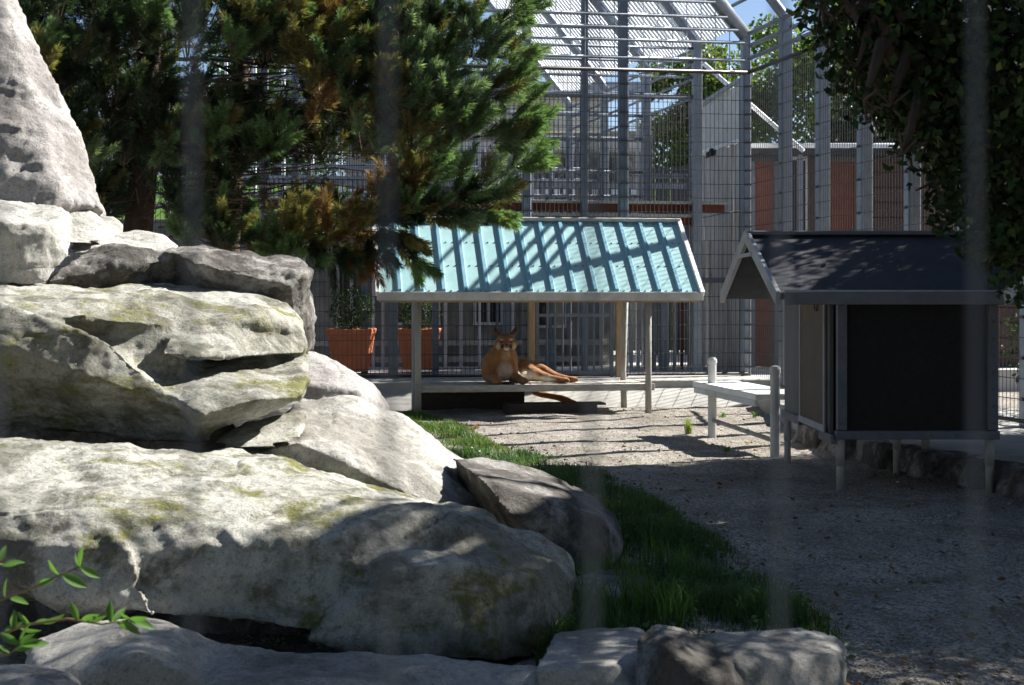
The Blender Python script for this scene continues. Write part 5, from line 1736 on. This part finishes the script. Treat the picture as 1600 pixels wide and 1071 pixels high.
# ------------------------------------------------------------------ grass
gr = np.random.default_rng(9)
edge = [(17.0, -1.7, -1.15), (16.2, -1.6, -0.72), (15.1, -1.5, -0.40), (13.2, -1.2, -0.10), (12.1, -0.9, 0.42), (11.05, -0.7, 0.80), (9.5, -0.5, 1.08), (8.0, -0.3, 1.28), (7.1, 0.0, 1.38), (6.1, 0.1, 1.43), (5.7, 0.1, 1.40), (5.35, 0.1, 1.3), (4.95, 0.15, 1.15)]
ey = np.array([e[0] for e in edge])[::-1]
el = np.array([e[1] for e in edge])[::-1]
er = np.array([e[2] for e in edge])[::-1]
N = 105000
gy = 4.95 + (17.0 - 4.95) * gr.random(N) ** 1.25
lo, hi = np.interp(gy, ey, el), np.interp(gy, ey, er)
t = gr.random(N)
gx = lo + (hi - lo) * t
edge_n = T([noise.noise(V((0, y * 2.2, 3))) + 0.6 * noise.noise(V((5, y * 6.5, 3))) for y in gy]) * 0.17
gx = gx + edge_n * (t > 0.5)
dens = T([noise.noise(V((x * 1.7, y * 1.7, 8))) for x, y in zip(gx, gy)])
ok = gr.random(N) < np.clip(0.50 + 1.5 * dens, 0.04, 1) * np.clip((hi - gx) / 0.10 + 0.25, 0.1, 1)
gx, gy, dens, hi_ = gx[ok], gy[ok], dens[ok], hi[ok]
n = len(gx)


def blades(name, gx, gy, L, col, mat, r_, parent=None, lean=0.95, wd=0.0024, z0=None):
    n = len(gx)
    a = r_.random(n) * 6.283
    le = r_.uniform(0.15, 1, n) * lean
    dx, dy = np.cos(a) * le, np.sin(a) * le
    z0 = T([ground_z(x, y) for x, y in zip(gx, gy)]) - 0.005 if z0 is None else z0
    base = np.stack([gx, gy, z0], 1)
    dirm = np.stack([dx * 0.4, dy * 0.4, np.ones(n)], 1)
    dirt = np.stack([dx * 1.3, dy * 1.3, 0.75 - le * 0.4], 1)
    mid = base + dirm * (L * 0.55)[:, None]
    tip = mid + dirt * (L * 0.5)[:, None]
    b = a + 1.57 + r_.normal(size=n) * 0.6
    s_ = np.stack([np.cos(b), np.sin(b), np.zeros(n)], 1) * (wd * r_.uniform(0.7, 1.4, n))[:, None]
    v = np.stack([base - s_, base + s_, mid + s_ * 0.8, mid - s_ * 0.8, tip], 1).reshape(-1, 3)
    i = np.arange(n)[:, None] * 5
    f = np.concatenate([i + T([[0, 1, 2]]), i + T([[0, 2, 3]]), i + T([[3, 2, 4]])])
    me = np_mesh(name, v, f, np.repeat(col, 5, 0))
    return link(name, me, mat, parent)


L = (0.045 + 0.075 * np.clip(dens + 0.4, 0, 1)) * gr.uniform(0.45, 1.7, n) * np.clip((hi_ - gx) / 0.25 + 0.4, 0.4, 1) * np.where(gy > 12.5, 0.75, 1.0)
col = T((0.052, 0.115, 0.032)) * gr.uniform(0.65, 1.4, n)[:, None]
dry = gr.random(n) < np.where((hi_ - gx) < 0.12, 0.22, 0.06)
col[dry] = T((0.22, 0.19, 0.075)) * gr.uniform(0.6, 1.2, dry.sum())[:, None]
far_y = gy > 12.5
col[far_y] = col[far_y] * T((1.45, 1.25, 1.0))  # sunlit look of the far blades put into their colour
kind(blades('grass', gx, gy, L, col, M['grass'], gr), 'stuff')
# taller tufts near the half buried stone
tx, ty = [], []
for k in range(26):
    c = G(random.uniform(900, 1060), random.uniform(880, 990))
    for j in range(26):
        tx.append(c.x + random.gauss(0, 0.05))
        ty.append(c.y + random.gauss(0, 0.05))
tx, ty = T(tx), T(ty)
tc = T((0.075, 0.15, 0.03)) * gr.uniform(0.7, 1.4, len(tx))[:, None]
kind(blades('tall_grass', tx, ty, gr.uniform(0.13, 0.27, len(tx)), tc, M['grass'], gr, lean=0.7, wd=0.004), 'stuff')

# fallen leaves
nl_ = 900
ly = 4.8 + 9 * gr.random(nl_) ** 1.3
lx = gr.uniform(0.4, 0.40, nl_) + gr.random(nl_) * 0.36 * ly
lz = T([ground_z(a_, b_) for a_, b_ in zip(lx, ly)]) + 0.008
kind(leaf_mesh('fallen_leaves', np.stack([lx, ly, lz], 1), 0.042, gr, (0.17, 0.10, 0.045), 0.6, M['leaf'], None, aspect=0.6, flat=True), 'stuff')

cy = 5.1 + 8 * gr.random(1400)
clo, chi = np.interp(cy, ey, el), np.interp(cy, ey, er)
cx = clo + (chi - clo) * (0.35 + 0.7 * gr.random(1400))
cz = T([ground_z(a_, b_) for a_, b_ in zip(cx, cy)]) + gr.uniform(0.015, 0.07, 1400)
kind(leaf_mesh('ground_cover', np.stack([cx, cy, cz], 1), 0.034, gr, (0.05, 0.105, 0.03), 0.5, M['leaf'], None, aspect=0.85, flat=True), 'stuff')

# weeds in the gravel
for (px, py, h, nn, lab, cc) in [(1076, 678, 0.24, 60, 'tall seeding grass weed on the sunlit gravel near the white bench', (0.20, 0.26, 0.05)),
                                 (1180, 655, 0.10, 40, 'low green weed beyond the white bench rail', (0.09, 0.17, 0.03)),
                                 (1135, 705, 0.08, 30, 'tiny green weed in the shadow of the white bench', (0.10, 0.2, 0.03)),
                                 (1130, 652, 0.08, 36, 'small green weed at the foot of the kerb behind the white bench', (0.10, 0.2, 0.03)),
                                 (1258, 675, 0.12, 40, 'green weed below the side panel of the dark hut', (0.12, 0.22, 0.03)),
                                 (745, 668, 0.08, 40, 'dry brown tuft at the edge of the grass', (0.26, 0.13, 0.05))]:
    c = G(px, py)
    x, y = gr.normal(size=nn) * 0.016 + c.x, gr.normal(size=nn) * 0.016 + c.y
    o = blades('weed', x, y, h * gr.uniform(0.5, 1.15, nn), T(cc) * gr.uniform(0.7, 1.3, nn)[:, None], M['grass'], gr, lean=0.9, wd=0.0032)
    tag(o, lab, 'weed', 'weeds in the gravel')

# ------------------------------------------------------------------ leafy twigs in the bottom corner
bush = thing('leafy_shrub', 'green leafy twigs reaching over the rocks in the bottom corner', 'shrub', (-1.35, 3.3, 0))
lv = []
n1, n2_ = 7, 2


def leaf_shape():
    vs, fs = [], []
    for i in range(7):
        t_ = i / 6
        w = math.sin(math.pi * min(1, t_ * 0.96 + 0.02)) ** 0.8 * 0.20 * (1 - 0.25 * t_)
        zc = -0.10 * t_ * t_
        for s_ in (-1, 0, 1):
            vs.append((s_ * w, t_, zc + abs(s_) * w * 0.45))
    for i in range(6):
        for k in range(2):
            a = i * 3 + k
            fs.append((a, a + 1, a + 4, a + 3))
    return np_mesh('leaf', vs, fs, np.tile(T((0.085, 0.175, 0.038)), (len(vs), 1)))


leaf_me = leaf_shape()
leaf_me.materials.append(M['leaf'])
leaf_me.polygons.foreach_set('use_smooth', np.ones(len(leaf_me.polygons), bool))
base_p = V((-1.45, 3.3, 0))
for tw_pts, leaf_spots in [
    ([(-60, 1000, 3.35), (0, 992, 3.32), (40, 977, 3.30), (105, 967, 3.28), (160, 976, 3.26), (205, 968, 3.25)],
     [(0.18, 150, .05), (0.22, 40, .05), (0.30, 200, .04), (0.30, 85, .045), (0.42, 130, .04), (0.44, 30, .035), (0.47, 5, .055), (0.66, 110, .045), (0.68, 20, .05), (0.70, 8, .05), (0.86, 100, .05), (0.87, 60, .045), (0.9, -10, .055), (0.95, -35, .05), (0.98, 15, .05), (1.0, -20, .055), (1.0, 150, .03), (.35, -40, .05)]),
    ([(-60, 960, 3.4), (0, 938, 3.4), (45, 922, 3.38), (85, 902, 3.36), (125, 886, 3.35)],
     [(0.3, 130, .05), (0.32, -20, .05), (0.55, 40, .04), (0.6, 15, .045), (0.8, 110, .045), (0.82, -25, .065), (1.0, 80, .05), (1.0, 140, .035), (1.0, -25, .055)]),
    ([(-60, 1045, 3.1), (-20, 1030, 3.1), (15, 1022, 3.1), (30, 1008, 3.1)],
     [(0.5, 120, .06), (0.7, 140, .06), (0.8, 20, .06), (0.9, 35, .05), (1.0, 100, .05), (1.0, 15, .06), (1.0, 150, .05), (.6, 170, .05)]),
    ([(-60, 900, 3.5), (-20, 885, 3.5), (5, 882, 3.5)], [(0.8, 60, .05), (1.0, 20, .05), (.9, -30, .05)])]:
    pts = [P(*p) for p in tw_pts]
    root = [V((base_p.x - 0.3, base_p.y, 0.0)), V((pts[0].x - 0.1, pts[0].y, pts[0].z - 0.25))]
    MB().tube(root + pts, [0.008, 0.006] + [0.0045 - 0.003 * i / len(pts) for i in range(len(pts))], 6).build('twig', M['stem'], bush, smooth=True)
    for t_, ang, s_ in leaf_spots:
        f = t_ * (len(pts) - 1)
        i = min(int(f), len(pts) - 2)
        p = pts[i].lerp(pts[i + 1], f - i)
        m4 = Matrix.Translation(p) @ Matrix.Rotation(R(-ang + 90), 4, 'Y') @ Matrix.Rotation(R(90), 4, 'X') @ Matrix.Rotation(R(random.uniform(-65, 65)), 4, 'Y') @ Matrix.Rotation(R(random.uniform(-40, 25)), 4, 'X') @ Matrix.Scale(s_ * 1.08, 4)
        put('leaf', leaf_me, m4, bush)

# ------------------------------------------------------------------ wire fence right at the camera
nf_ = thing('wire_fence', 'upright wires of the visitor fence close to the camera and blurred', 'fence', (0, 0.36, 0))
for k in range(-9, 10):
    x = (300 + 306 * k - HX) / FPX * 0.36
    if k == 2:
        x += 0.002
    MB().tube([(x, 0.36, 0.0), (x, 0.36, 2.2)], 0.00095, 8).build('wire', M['nearwire'], nf_, smooth=True)
for z in (0.05, 0.44, 0.66, 0.88, 1.10, 1.31, 1.60, 1.82, 2.04, 2.2):
    MB().tube([(-0.6, 0.3625, z), (0.6, 0.3625, z)], 0.00095, 8).build('cross_wire', M['nearwire'], nf_, smooth=True)
